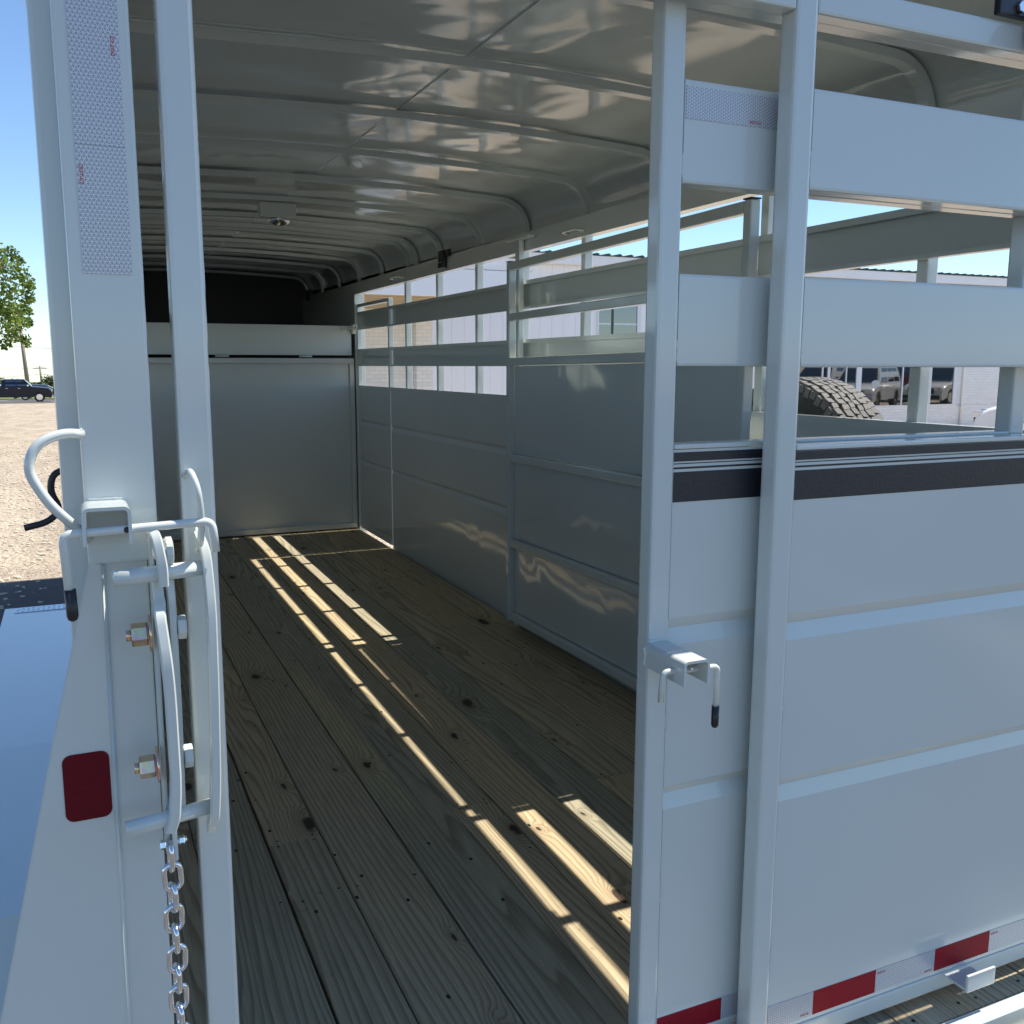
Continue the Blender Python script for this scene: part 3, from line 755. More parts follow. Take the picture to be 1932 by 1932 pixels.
for x in (1.585, 1.62):
    bm = NB(); hexnut(bm, (0, 0, 0), .0105, .007); bmesh.ops.rotate(bm, cent=(0, 0, 0), matrix=Matrix.Rotation(math.pi / 2, 3, 'Z'), verts=bm.verts); bmesh.ops.translate(bm, vec=(x, 1.282, 1.982), verts=bm.verts); link('roller_bolt', bm, M_CHROME, rg)
bm = NB(); tube(bm, [(1.612, 1.262, 1.945), (1.70, 1.262, 1.945)], .03, 18); link('roller_wheel', bm, M_BLKMET, rg)

# ---- sliding leaf behind it
bm = NB(); ribbed_sheet(bm, 'x', .9255, 1.748, 1.3635, 1, .078, 1.203); sg = pt(link('sliding_gate', bm, M_GSHEET))
gsub('gate_stile', M_PAINT, .8828, .9245, 1.360, 1.399, .034, 2.02, bev=.006, par=sg)
gsub('gate_stile', M_PAINT, 1.749, 1.790, 1.360, 1.399, .034, 1.965, bev=.005, par=sg)
slat_gate(1.642, 1.804, .9255, 1.748, 1.3615, sg); slat_gate(1.345, 1.498, .9255, 1.748, 1.3615, sg)
gsub('sill', M_PAINT, .9255, 1.748, 1.3605, 1.399, 1.204, 1.213, par=sg)
gsub('gate_rail', M_PAINT, .9255, 1.748, 1.3605, 1.399, .036, .077, par=sg)
gsub('gate_rail', M_PAINT, .9255, 1.748, 1.3605, 1.399, 1.925, 1.965, par=sg)
stripes(.9262, 1.70, 1.3633, sg)
bx('reflective_tape', M_TAPEX, sg, .928, 1.16, 1.3603, 1.3611, 1.743, 1.7935, bev=0)
vtext('DOT-C2', .0062, 1.055, 1.7475, 1.3598, 0, parent=sg)
tape_row(.9262, 1.16, 1.3633, sg, [(.92, 1.075)])
bm = u_bracket(.8755, .9265, .8255, .8680, 1.240, 1.3595, t=.0045)
o = link('latch_housing', bm, M_PAINT, sg); autosmooth(o, 30)
rod2 = smooth_path([(.8525, 1.272, .793), (.8565, 1.272, .8445), (.966, 1.272, .8400), (.9645, 1.272, .745)], .010, 6)
tb('latch_rod', M_PAINT, sg, rod2, .0052, 14)
tb('rod_grip', M_BLACK, sg, [(.9648, 1.272, .770), (.9645, 1.272, .736), (.9645, 1.272, .732), (.9645, 1.272, .730)], [.0066, .0066, .005, .002], 16)
bm = NB(); vs = bmesh.ops.create_icosphere(bm, subdivisions=2, radius=.0045)['verts']; bmesh.ops.translate(bm, vec=(.905, 1.262, .847), verts=vs); link('cotter_pin', bm, M_CHROME, sg, smooth=True)

hg = pt(tb('deck_shade_tube', M_PAINT, None, [(2.066, 1.270, -.17), (2.066, 1.270, 1.25)], .027, 20))  # unseen tube added to shade the deck edge behind the gate
for z in (.1, .62, 1.12): bx('shade_tube_ear', M_PAINT, hg, 2.0, 2.045, 1.262, 1.299, z, z + .06, bev=.003)  # ears of the added shading tube
# weld beads
def weld(p0, p1, r_, par):
    p0, p1 = Vector(p0), Vector(p1); n = max(4, int((p1 - p0).length / .004)); rs = random.Random(int(p0.x * 999 + p0.z * 77))
    pts = [p0.lerp(p1, k / n) + Vector((rs.uniform(-1, 1), rs.uniform(-1, 1), rs.uniform(-1, 1))) * r_ * .25 for k in range(n + 1)]
    tb('weld_bead', M_PAINT, par, pts, [r_ * (.3 if k in (0, n) else rs.uniform(.75, 1.2)) for k in range(n + 1)], 6)
for x0, z0, z1 in ((1.1393, .215, .255), (1.1393, 1.646, 1.70), (1.1393, 1.35, 1.39), (1.1393, .70, .73)): weld((x0, 1.3025, z0), (x0, 1.3025, z1), .0022, rg)
for x0, z0, z1 in ((.9252, .36, .40), (.9252, 1.65, 1.69), (.9252, 1.352, 1.39), (.9252, .70, .735)): weld((x0, 1.3625, z0), (x0, 1.3625, z1), .0022, sg)
weld((.880, 1.3595, .8695), (.922, 1.3595, .8695), .0028, sg); weld((.8752, 1.3595, .826), (.8752, 1.3595, .862), .0028, sg)
weld((.002, 1.2995, 1.1785), (.046, 1.2995, 1.1785), .0025, cp); weld((.0015, 1.2995, 1.122), (-.006, 1.297, 1.134), .0035, cp); weld((.002, 1.2995, 1.255), (.002, 1.2995, 1.269), .0035, cp)
weld((.1325, 1.287, 1.10), (.1325, 1.292, 1.135), .004, lb); weld((.1345, 1.270, 1.112), (.1285, 1.270, 1.112), .004, lb)

# ---- fenders, wheels
M_TREADPL = plain('tread_plate_aluminium', (.62, .66, .72), .22, 1., nsc=30, namt=.1)
def wheel(name, c, r, w, par, axis='x', rim_m=None):
    seg = 48; bm = NB()
    prof = [(-w * .36, r * .60), (-w * .5, r * .78), (-w * .48, r * .93), (-w * .40, r * .985), (w * .40, r * .985), (w * .48, r * .93), (w * .5, r * .78), (w * .36, r * .60)]
    rings = []
    for k in range(seg):
        a = 2 * math.pi * k / seg
        rings.append([bm.verts.new((c[0] + t, c[1] + math.cos(a) * q, c[2] + math.sin(a) * q)) for t, q in prof])
    for k in range(seg):
        A, B = rings[k], rings[(k + 1) % seg]
        for i in range(len(prof) - 1): bm.faces.new((A[i], A[i + 1], B[i + 1], B[i]))
    bmesh.ops.recalc_face_normals(bm, faces=bm.faces)
    o = link(name, bm, M_TYRE, par, smooth=True)
    bm = NB(); tube(bm, [(c[0] - w * .33, c[1], c[2]), (c[0] - w * .30, c[1], c[2]), (c[0] - w * .12, c[1], c[2]), (c[0] + w * .12, c[1], c[2]), (c[0] + w * .30, c[1], c[2]), (c[0] + w * .33, c[1], c[2])], [r * .61, r * .56, r * .45, r * .45, r * .56, r * .61], 32)
    link('rim', bm, rim_m or M_CHROME, o, smooth=False)
    return o
for s in (-1, 1):
    xa, xb = (-.392, -.032) if s < 0 else (2.092, 2.452)
    bm = NB(); prism(bm, [(2.0, -.30), (2.02, -.30), (2.30, .085), (3.30, .106), (5.20, .106), (5.42, -.30), (5.44, -.30), (5.235, .118), (3.30, .118), (2.29, .098)], 'x', xa, xb)
    f = pt(link('fender', bm, M_FEND))
    bm = NB(); box(bm, xa + (.045 if s < 0 else 0), xb - (0 if s < 0 else .045), 5.12, 5.215, .1185, .1225, .0012)
    for i in range(14):
        for j in range(3):
            x = xa + .06 + i * .023; y = 5.135 + j * .03
            a = .8 if (i + j) % 2 else -.8
            beam(bm, (x - .008 * math.cos(a), y - .008 * math.sin(a), .1232), (x + .008 * math.cos(a), y + .008 * math.sin(a), .1232), .004, .002, 0)
    link('tread_plate', bm, M_TREADPL, f)
    xc = (xa + xb) / 2 + (.02 if s < 0 else -.02)
    for yy in (3.05, 4.05): pt(wheel('trailer_wheel', (xc, yy, -.27), .33, .20, None))

# ---- spare tyre on the right wall
sx, sy, sz = 2.21, 2.50, .94
st = wheel('spare_tyre', (sx, sy, sz), .352, .185, None); pt(st)
bm = NB(); R0 = .356
rows = [(-.074, .024, 0), (-.043, .027, .5), (-.0135, .020, .2), (.0135, .020, .7), (.043, .027, .5), (.074, .024, 0)]
TV, TF = [], []
def tblock(a, xr, wd, r0, r1, arc, skew):
    k = len(TV)
    for rr, e in ((r0, 1.06), (r1, 1.0)):
        for u, v in ((-1, -1), (1, -1), (1, 1), (-1, 1)):
            aa = a + v * arc / 2 * e + skew * u * arc * .22
            x = xr + u * wd / 2 * e + v * skew * .0025
            TV.append((sx + x, sy + math.cos(aa) * rr, sz + math.sin(aa) * rr))
    TF.extend([(k, k + 3, k + 2, k + 1), (k + 4, k + 5, k + 6, k + 7), (k, k + 1, k + 5, k + 4), (k + 1, k + 2, k + 6, k + 5), (k + 2, k + 3, k + 7, k + 6), (k + 3, k, k + 4, k + 7)])
for xr, wd, ph in rows:
    N = 84; st_ = 2 * math.pi / N
    for k in range(N):
        a = st_ * (k + ph)
        if math.sin(a) < -.2: continue
        top = R0 + .006 - (.005 if abs(xr) > .07 else 0)
        tblock(a, xr + .0015 * (-1) ** k, wd, R0 - .012, top, st_ * (.84 if k % 3 else .74), .5 if k % 2 else -.6)
        if k % 3 != 1: tblock(a + st_ / 2, xr + wd * .12, wd * .55, R0 - .012, top - .0015, st_ * .35, 0)
for k in range(72):          # shoulder lugs
    a = 2 * math.pi * k / 72
    if math.sin(a) < -.2: continue
    for sd_ in (-1, 1):
        tblock(a, sd_ * .0885, .008, .318 + .008 * (k % 2), .349, 2 * math.pi / 72 * .72, .3)
me = bpy.data.meshes.new('t'); me.from_pydata(TV, [], TF); bm.from_mesh(me); bmesh.ops.recalc_face_normals(bm, faces=bm.faces)
o = link('tread_blocks', bm, M_TREAD, st); o['kind'] = 'stuff'
bm = NB(); box(bm, 2.09, 2.2, 2.43, 2.51, .90, .98, .004); link('spare_mount', bm, M_PAINT, st)

# ================================================================== SHOP BUILDING behind
YB = 20.0; G0 = -.6
def siding_mat(name, a, b, sc):
    m, nt, p = mat(name); n = noise_(nt, coords(nt, (1, 1, .3)), sc, 4, .6)
    L(nt, mixc(nt, n, a, b), p.inputs['Base Color']); p.inputs['Roughness'].default_value = .5; return m
M_SIDING = siding_mat('white_metal_siding', (.80, .82, .87), (.85, .865, .90), 1.5)
def brick_mat():
    m, nt, p = mat('white_painted_brick')
    t = nd(nt, 'ShaderNodeTexCoord'); s = nd(nt, 'ShaderNodeSeparateXYZ'); L(nt, t.outputs['Object'], s.inputs[0])
    c = nd(nt, 'ShaderNodeCombineXYZ'); L(nt, s.outputs[0], c.inputs[0]); L(nt, s.outputs[2], c.inputs[1])
    b = nd(nt, 'ShaderNodeTexBrick'); L(nt, c.outputs[0], b.inputs['Vector'])
    b.inputs['Scale'].default_value = 1; b.inputs['Brick Width'].default_value = .21; b.inputs['Row Height'].default_value = .075; b.inputs['Mortar Size'].default_value = .006
    b.inputs['Color1'].default_value = (.86, .86, .85, 1); b.inputs['Color2'].default_value = (.78, .78, .77, 1); b.inputs['Mortar'].default_value = (.70, .70, .69, 1)
    L(nt, b.outputs[0], p.inputs['Base Color']); p.inputs['Roughness'].default_value = .8
    L(nt, bump(nt, b.outputs['Fac'], -.6, .01), p.inputs['Normal']); return m
M_BRICK = brick_mat()
M_FASCIA = plain('white_fascia', (.82, .83, .85), .4, nsc=2, namt=.05)
M_GLASS = plain('dark_window_glass', (.012, .016, .016), .02, 0., ior=2.7)
M_FRAME = plain('white_window_frame', (.70, .74, .78), .35)
M_DARKROOF = plain('dark_metal_roof', (.05, .07, .06), .5, nsc=4)
B = tag(empty('shop_building', (15, YB, G0)), 'long white metal and painted brick shop building with storefront windows behind the trailer', 'building')
BO = Vector((15, YB, G0))
def pb(o): o.parent = B; o.location = Vector(o.location) - BO; return o
def bbx(n, m, *a, par=None, bev=0):
    o = bx(n, m, None, *a, bev=bev)
    if par: o.parent = par
    else: pb(o)
    return o
# walls: siding left of 17.0 (above brick), brick right
WX0, WX1 = 6.7, 46
bm = NB(); box(bm, WX0, 17.0, YB, YB + .2, G0, 3.6)
x = WX0
k = 0
while x < 17.0:
    w_ = .045 if k % 3 else .07
    if 11.1 < x + w_ and x < 12.65:
        box(bm, x, x + w_, YB - .010, YB - .0005, G0, 1.78); box(bm, x, x + w_, YB - .010, YB - .0005, 2.82, 3.6)
    else: box(bm, x, x + w_, YB - .010, YB - .0005, G0, 3.6)
    x += .31; k += 1
pb(link('siding_wall', bm, M_SIDING))
bbx('brick_wall', M_BRICK, 17.003, WX1, YB + .002, YB + .2, G0, .10)
bbx('brick_wall', M_BRICK, 23.35, WX1, YB + .002, YB + .2, .105, 3.3)
bbx('brick_wall', M_BRICK, 17.003, 23.345, YB + .004, YB + .2, 2.25, 3.3)
bm = NB(); box(bm, 17.0, WX1, YB - .02, YB + .2, 3.3, 3.6)
x = 17.05
while x < WX1: box(bm, x, x + .05, YB - .045, YB - .0205, 3.3, 3.6); x += .31
pb(link('siding_band', bm, plain('cream_metal_siding', (.62, .60, .52), .5, nsc=2, namt=.08)))
bbx('fascia', M_FASCIA, 9.2, WX1, YB - .22, YB - .05, 3.52, 3.735)
bbx('roof', M_DARKROOF, 9.0, WX1, YB - .24, YB + 9, 3.737, 3.76)
x = 9.3; i = 0
seam = NB()
while x < WX1: box(seam, x, x + .03, YB - .26, YB + 9, 3.761, 3.80); box(seam, x - .03, x + .06, YB - .27, YB - .2, 3.761, 3.785); x += .305
o = link('roof_seam', seam, M_DARKROOF); pb(o); o['kind'] = 'stuff'
# high window (left of the slider stile)
def window(x0, x1, z0, z1, mull, fr=.06, y=YB, frm=None):
    frm = frm or M_FRAME
    bm = NB(); box(bm, x0, x1, y - .03, y + .06, z0 - fr, z0); box(bm, x0, x1, y - .03, y + .06, z1, z1 + fr)
    for q in mull: box(bm, q[0], q[1], y - .035, y + .07, z0 + .0005, z1 - .0005)
    f = pb(link('window', bm, frm))
    e = [x0] + [v for q in mull for v in q] + [x1]
    edges = sorted(set(e)); 
    segs = []; cur = x0
    for q in sorted(mull):
        if q[0] - cur > .02: segs.append((cur, q[0]))
        cur = q[1]
    if x1 - cur > .02: segs.append((cur, x1))
    for a, b in segs:
        bm = NB(); box(bm, a, b, y - .01, y - .004, z0, z1); link('pane', bm, M_GLASS, f, )
    for c in f.children: pass
    return f
hw_ = window(11.30, 12.50, 1.75, 2.75, [(11.30, 11.34), (12.40, 12.50)], fr=.05)
for z in (1.92, 2.19): bbx('pale_pane_bar', M_FRAME, 11.345, 11.68, YB - .016, YB - .0105, z, z + .03); bbx('pale_pane_bar', M_FRAME, 11.76, 12.395, YB - .016, YB - .0105, z, z + .03)  # thin pale bars laid across the pane
bbx('dark_pane_bar', M_DARKROOF, 11.69, 11.75, YB - .018, YB - .0105, 1.755, 2.745)  # dark upright bar laid across the pane
# storefront row (sill z .12)
window(17.35, 23.3, .13, 2.2, [(17.35, 17.44), (18.22, 18.26), (18.42, 18.50), (19.06, 19.09), (19.44, 19.62), (21.13, 21.17), (22.20, 22.26), (23.15, 23.3)], fr=.03)
# sticker on the pane
bm = NB(); vs = bmesh.ops.create_circle(bm, cap_ends=True, radius=.155, segments=28)['verts']
bmesh.ops.scale(bm, vec=(1, .72, 1), verts=vs); bmesh.ops.rotate(bm, cent=(0, 0, 0), matrix=Matrix.Rotation(math.pi / 2, 3, 'X'), verts=vs); bmesh.ops.translate(bm, vec=(20.16, YB - .0135, .72), verts=vs)
pb(link('oval_sticker', bm, plain('pale_sticker', (.42, .46, .48), .4)))
bm = NB(); tube(bm, [(23.52, YB - .05, G0), (23.52, YB - .05, 3.5)], .04, 10); pb(link('downspout', bm, M_FASCIA, smooth=True))
bx_sw = bbx('conduit_box', M_FASCIA, 23.44, 23.60, YB - .09, YB - .095 + .08, .02, .05)
# neighbouring brick annex with timber-lined canopy, left
A = tag(empty('brick_annex', (5.5, 17.5, G0)), 'low white painted brick building with a tan timber lined canopy, seen through the far slots', 'building')
AO = Vector((5.5, 17.5, G0))
def pa(o): o.parent = A; o.location = Vector(o.location) - AO; return o
bm = NB(); box(bm, 2.5, 6.55, 18.64, 18.8, G0, 2.86); pa(link('brick_wall', bm, M_BRICK))
bm = NB(); box(bm, 6.28, 6.62, 18.45, 18.635, G0, 2.33); pa(link('brick_pier', bm, M_BRICK))
M_TAN = plain('tan_timber_boards', (.52, .42, .27), .6, nsc=3, namt=.2)
for k in range(9):
    bm = NB(); box(bm, 2.2, 7.3, 15.4 + k * .36, 15.4 + k * .36 + .345, 2.44 - k * .012, 2.47 - k * .012); pa(link('soffit_board', bm, M_TAN))
bm = NB(); box(bm, 2.2, 7.35, 15.30, 15.38, 2.40, 2.86, .01); pa(link('canopy_fascia', bm, M_SIDING))
bm = NB(); box(bm, 2.2, 7.4, 15.3, 19.2, 2.87, 2.93); pa(link('canopy_roof', bm, M_FASCIA))

# ================================================================== VEHICLES
def vehicle(name, label, loc, rz, body_col, kind='suv', detail=True, group=None):
    root = tag(empty(name, loc, rz), label, {'suv': 'car', 'hatch': 'car', 'pickup': 'pickup truck', 'sedan': 'car'}[kind], group)
    mb = bpy.data.materials.get('car_paint_%s' % (body_col,)) or plain('car_paint_%s' % (body_col,), body_col, .3, 0, spec=.5 if sum(body_col) > .3 else .25, coat=1. if sum(body_col) > .3 else .25)
    # x forward, origin ground centre
    spec = {
        'suv':    dict(L=4.8, W=1.90, H=1.76, hood=1.02, belt=1.05, hx=2.4, ws=1.25, rt=.60, rb=-2.15, rr=-2.35, clr=.24, wr=.37, fa=1.45, ra=-1.42),
        'hatch':  dict(L=4.3, W=1.80, H=1.52, hood=.95, belt=.98, hx=2.15, ws=1.15, rt=.35, rb=-1.55, rr=-2.05, clr=.19, wr=.33, fa=1.32, ra=-1.30),
        'sedan':  dict(L=4.9, W=1.84, H=1.44, hood=.88, belt=.94, hx=2.4, ws=1.15, rt=.35, rb=-1.05, rr=-1.75, clr=.17, wr=.33, fa=1.45, ra=-1.45),
        'pickup': dict(L=6.1, W=2.03, H=1.93, hood=1.30, belt=1.32, hx=3.05, ws=1.50, rt=.95, rb=-.70, rr=-.80, clr=.36, wr=.42, fa=2.05, ra=-1.85)}[kind]
    L_, W_, H = spec['L'], spec['W'], spec['H']; hb = spec['belt']; c = spec['clr']; fx = spec['hx']; bx_ = -L_ / 2; wr = spec['wr']
    def arch(cx):
        return [(cx + (wr + .06) * math.cos(a), wr + (wr + .06) * math.sin(a)) for a in [math.radians(d) for d in (180, 155, 130, 105, 90, 75, 50, 25, 0)]]
    low = [(bx_ + .02, c + .12), (bx_ + .10, c)] + [p if p[1] > c else (p[0], c) for p in arch(spec['ra'])] + [p if p[1] > c else (p[0], c) for p in arch(spec['fa'])] + [(fx - .12, c), (fx, c + .14)]
    hd = spec['hood']
    top = ([(fx + .02, hd * .62), (fx - .06, hd * .80), (fx - .30, hd * .91)] if kind == 'pickup' else [(fx - .01, hd * .60), (fx - .10, hd * .76), (fx - .30, hd * .87), (fx - .60, hd * .95)]) + [ (spec['ws'] + .1, hd), (spec['ws'] - .12, hb), (spec['rr'] if kind != 'pickup' else spec['rr'] + .05, hb + .01)]
    if kind == 'pickup': top += [(spec['rr'] - .05, hb + .02), (bx_ + .03, hb), (bx_, hb - .05)]
    elif kind == 'sedan': top += [(bx_ + .12, hb + .02), (bx_, hb - .12)]
    else: top += [(bx_ + .02, hb - .02), (bx_ - .02, hb - .3)]
    poly = low + top
    bm = NB(); y = W_ / 2
    # three-layer width: sides bulge
    verts = {}
    lay = [(-y, .97), (-y + .04, 1.0), (y - .04, 1.0), (y, .97)]
    ringsv = []
    cy = .7
    for yy, k in ((-y, 0), (-y + .09, 1), (y - .09, 1), (y, 0)):
        ringsv.append([bm.verts.new((px * (1 if k else .985), yy, (pz if k or pz < cy else pz - .05))) for px, pz in poly])
    n = len(poly)
    for a, b in zip(ringsv, ringsv[1:]):
        for i in range(n): bm.faces.new((a[i], a[(i + 1) % n], b[(i + 1) % n], b[i]))
    f1 = bm.faces.new(ringsv[0]); f2 = bm.faces.new(ringsv[-1][::-1])
    bmesh.ops.recalc_face_normals(bm, faces=bm.faces)
    bmesh.ops.triangulate(bm, faces=[f1, f2])
    body = link('body', bm, mb, root); autosmooth(body, 32)
    # cabin
    def ring(xf, xb, z, hw): return [(xf, -hw, z), (xf, hw, z), (xb, hw, z), (xb, -hw, z)]
    lv = [ring(spec['ws'], spec['rr'], hb - .02, y - .07), ring((spec['ws'] * .45 + spec['rt'] * .55), (spec['rr'] * .5 + spec['rb'] * .5), (hb + H) / 2, y - .15), ring(spec['rt'], spec['rb'], H - .04, y - .25), ring(spec['rt'] - .15, spec['rb'] + .12, H, y - .38)]
    bm = NB(); rv = [[bm.verts.new(p) for p in r] for r in lv]
    for a, b in zip(rv, rv[1:]):
        for i in range(4): bm.faces.new((a[i], a[(i + 1) % 4], b[(i + 1) % 4], b[i]))
    bm.faces.new(rv[-1]); bmesh.ops.recalc_face_normals(bm, faces=bm.faces)
    cab = link('cabin', bm, mb, root); autosmooth(cab, 50)
    # windows: quads proud of the cabin side
    zb, zt = hb + .05, H - .10
    def side_x(z, front):
        t = (z - hb) / (H - .04 - hb)
        return spec['ws'] + (spec['rt'] - spec['ws']) * t if front else spec['rr'] + (spec['rb'] - spec['rr']) * t
    def hw(z):
        t = (z - hb + .02) / (H - .04 - hb + .02)
        return y - .07 - .18 * t
    glass = M_GLASS
    cuts = [0.08, .46, .50, .90] if kind in ('pickup', 'sedan', 'hatch') else [.05, .36, .39, .68, .71, .95]
    for sgn in (-1, 1):
        for a, b in zip(cuts[::2], cuts[1::2]):
            bm = NB(); q = []
            for z, t in ((zb, a), (zb, b), (zt, b), (zt, a)):
                xf, xb = side_x(z, True) - .12, side_x(z, False) + .10
                q.append(bm.verts.new((xf + (xb - xf) * t, sgn * (hw(z) + .006), z)))
            f = bm.faces.new(q); r = bmesh.ops.extrude_face_region(bm, geom=[f]); bmesh.ops.translate(bm, vec=(0, sgn * .006, 0), verts=[v for v in r['geom'] if isinstance(v, bmesh.types.BMVert)])
            bmesh.ops.recalc_face_normals(bm, faces=bm.faces); link('side_window', bm, glass, cab)
    for front in (True, False):
        bm = NB(); q = []
        o_ = .014 if front else -.014
        for z, s_ in ((zb, -1), (zb, 1), (zt, 1), (zt, -1)): q.append(bm.verts.new((side_x(z, front) + o_, s_ * (hw(z) - .06), z)))
        f = bm.faces.new(q); r = bmesh.ops.extrude_face_region(bm, geom=[f]); bmesh.ops.translate(bm, vec=(o_ * .5, 0, .003), verts=[v for v in r['geom'] if isinstance(v, bmesh.types.BMVert)])
        bmesh.ops.recalc_face_normals(bm, faces=bm.faces); link('windscreen' if front else 'rear_window', bm, glass, cab)
    mk = lambda n, m, *a, bev=.02: bx(n, m, root, *a, bev=bev)
    ml = plain('lamp_glass', (.75, .75, .78), .1, .6) if not bpy.data.materials.get('lamp_glass') else bpy.data.materials['lamp_glass']
    for s_ in (-1, 1):
        mk('headlight', ml, fx - .20, fx + .012, s_ * (y - .05) - .02 * s_ * 18, s_ * (y - .045), hd * .66, hd * .80)
        mk('tail_light', M_RED, bx_ - .03, bx_ + .06, s_ * (y - .22), s_ * (y - .06), hb * .70, hb * .92)
        mk('mirror', M_CHROME if kind == 'pickup' else mb, spec['ws'] - .35, spec['ws'] - .18, s_ * (y + .005), s_ * (y + .2), hb + .02, hb + .18, bev=.03)
        for cx in (.12, -.85) if kind != 'pickup' else (.55, -.38): mk('door_handle', M_CHROME, cx - .1, cx + .08, s_ * (y + .001), s_ * (y + .03), hb - .16, hb - .13, bev=.005)
        for cx in (spec['fa'], spec['ra']):
            w = wheel('wheel', (0, 0, 0), wr, .24, root); w.location = (cx, s_ * (y - .13), wr); w.rotation_euler[2] = math.pi / 2
    mk('front_bumper', M_BLKMET if kind != 'pickup' else M_CHROME, fx - .1, fx + .06, -y + .08, y - .08, c + .05, c + .22)
    mk('grille', M_BLKMET, fx - .03, fx + .035, -y + .35, y - .35, hd * .52, hd * .76)
    if kind == 'pickup': mk('bed_rail', M_BLKMET, bx_ + .1, spec['rr'] - .05, -y + .03, y - .03, hb + .012, hb + .05)
    return root
def at_px(px, py, Y):
    d = Vector(((px - 966) / 1792, -(py - 966) / 1792, -1)); r = Vector((RX.dot(d), RY.dot(d), RZ.dot(d))); t = Y / r.y
    return Vector((0, 0, 1.355)) + r * t
# dark pickup passing on the road, far left (90 m)
p = at_px(60, 755, 92); vehicle('pickup_truck', 'dark blue crew cab pickup truck on the road beyond the gravel yard', (p.x - 1.4, 92, gz(p.x, 92) + .03), 0, (.006, .010, .022), 'pickup')
p = at_px(95, 748, 100); vehicle('passenger_car', 'low dark blue car half hidden behind the dark pickup truck', (p.x - .6, 99.5, gz(p.x, 99) + .03), 0, (.02, .03, .06), 'sedan')
p = at_px(121, 735, 118); vehicle('passenger_car', 'dark car mostly hidden behind the left corner post of the trailer', (p.x + 1.9, 118, gz(p.x, 118) + .06), math.pi, (.02, .022, .03), 'suv')
# white car in front of the shop on the right
_n = at_px(1846, 784, 16.2)
vehicle('passenger_car', 'white car nose-in beside the painted brick wall, far right edge', (_n.x + 2.4 * .545, 16.2 - 2.4 * .84, -.6), math.radians(123), (.78, .79, .80), 'suv')
# vehicles parked along the right side of the lot, seen only as reflections in the shop glass
def mir(px, tot): return (at_px(px, 730, tot).x, 40 - tot, -.6)
vehicle('passenger_car', 'white sport utility vehicle mirrored in the wide shop window', mir(1632, 31), math.radians(150), (.75, .75, .74), 'suv')
vehicle('passenger_car', 'white car mirrored in the narrow shop panes above the spare tyre', mir(1556, 33), math.radians(160), (.76, .76, .75), 'suv')
vehicle('pickup_truck', 'dark pickup truck mirrored in the shop window behind the white vehicle', mir(1706, 36), math.radians(-28), (.12, .12, .13), 'pickup')
vehicle('passenger_car', 'white sport utility vehicle mirrored in the right-hand shop pane', mir(1786, 32), math.radians(165), (.72, .72, .70), 'suv')

# ================================================================== TREE, BUSHES, POLES
def leaf_mat(name, a, b, c):
    m, nt, p = mat(name); oi = nd(nt, 'ShaderNodeNewGeometry')
    n = noise_(nt, coords(nt), 1.6, 3)
    r = math_(nt, 'ADD', math_(nt, 'MULTIPLY', oi.outputs['Random Per Island'], .6), math_(nt, 'MULTIPLY', n, .4))
    L(nt, ramp(nt, r, [(.2, a), (.5, b), (.8, c)]), p.inputs['Base Color']); p.inputs['Roughness'].default_value = .55
    p.inputs['Specular IOR Level'].default_value = .4
    tr = nd(nt, 'ShaderNodeBsdfTranslucent'); L(nt, p.inputs['Base Color'].links[0].from_socket, tr.inputs[0])
    mx = nd(nt, 'ShaderNodeMixShader'); mx.inputs[0].default_value = .5
    out = [n_ for n_ in nt.nodes if n_.type == 'OUTPUT_MATERIAL'][0]
    L(nt, p.outputs[0], mx.inputs[1]); L(nt, tr.outputs[0], mx.inputs[2]); L(nt, mx.outputs[0], out.inputs[0]); return m
M_LEAF = leaf_mat('bright_leaves', (.055, .11, .014), (.14, .22, .035), (.26, .32, .06))
M_BUSH = leaf_mat('bush_leaves', (.025, .05, .012), (.05, .085, .02), (.09, .12, .035))
M_BARK = plain('tree_bark', (.13, .105, .08), .9, nsc=8, namt=.4)
def foliage(bm, c, rad, n, sz, shape=(1, 1, 1)):
    for _ in range(n):
        d = Vector((random.gauss(0, 1), random.gauss(0, 1), random.gauss(0, 1))).normalized() * rad * random.random() ** .45
        p = Vector(c) + Vector((d.x * shape[0], d.y * shape[1], d.z * shape[2]))
        s = sz * random.uniform(.6, 1.25)
        nrm = Vector((random.gauss(0, 1), random.gauss(0, 1), random.gauss(.5, 1))).normalized(); u = nrm.orthogonal().normalized(); u.rotate(Matrix.Rotation(random.random() * 6.28, 3, nrm)); v = nrm.cross(u)
        k = len(bm[0])
        for a, b, e in ((-.5, 0, 0), (-.1, -.42, .08), (.5, 0, -.1), (-.1, .42, .08)): bm[0].append(p + u * a * s + v * b * s + nrm * e * s)
        bm[1].append((k, k + 1, k + 2, k + 3))
YT = 30.
def tp(px, py, dy=0): return at_px(px, py, YT + dy)
tr = tag(empty('shade_tree', tuple(Vector((tp(-150, 700).x, YT, gz(-5, YT))))), 'leafy green tree at the left edge with branches hanging over the yard', 'tree')
TO = Vector(tr.location)
bm = NB()
base = TO; topc = tp(-150, 470)
tube(bm, [base, (base + topc) / 2 + Vector((.15, 0, 0)), topc], [.22, .17, .10], 10)
ends = [(20, 500), (45, 540), (50, 600), (40, 640), (-20, 560), (-90, 480), (-200, 520), (-220, 600), (-60, 620), (0, 640)]
for e in ends:
    st_ = base.lerp(topc, random.uniform(.55, .95)); en = tp(*e, dy=random.uniform(-1, 1))
    tube(bm, [st_, st_.lerp(en, .5) + Vector((0, 0, .25)), en], [.06, .035, .012], 6)
o = link('trunk', bm, M_BARK, smooth=True); o.parent = tr; o.location = -TO
bm = ([], [])
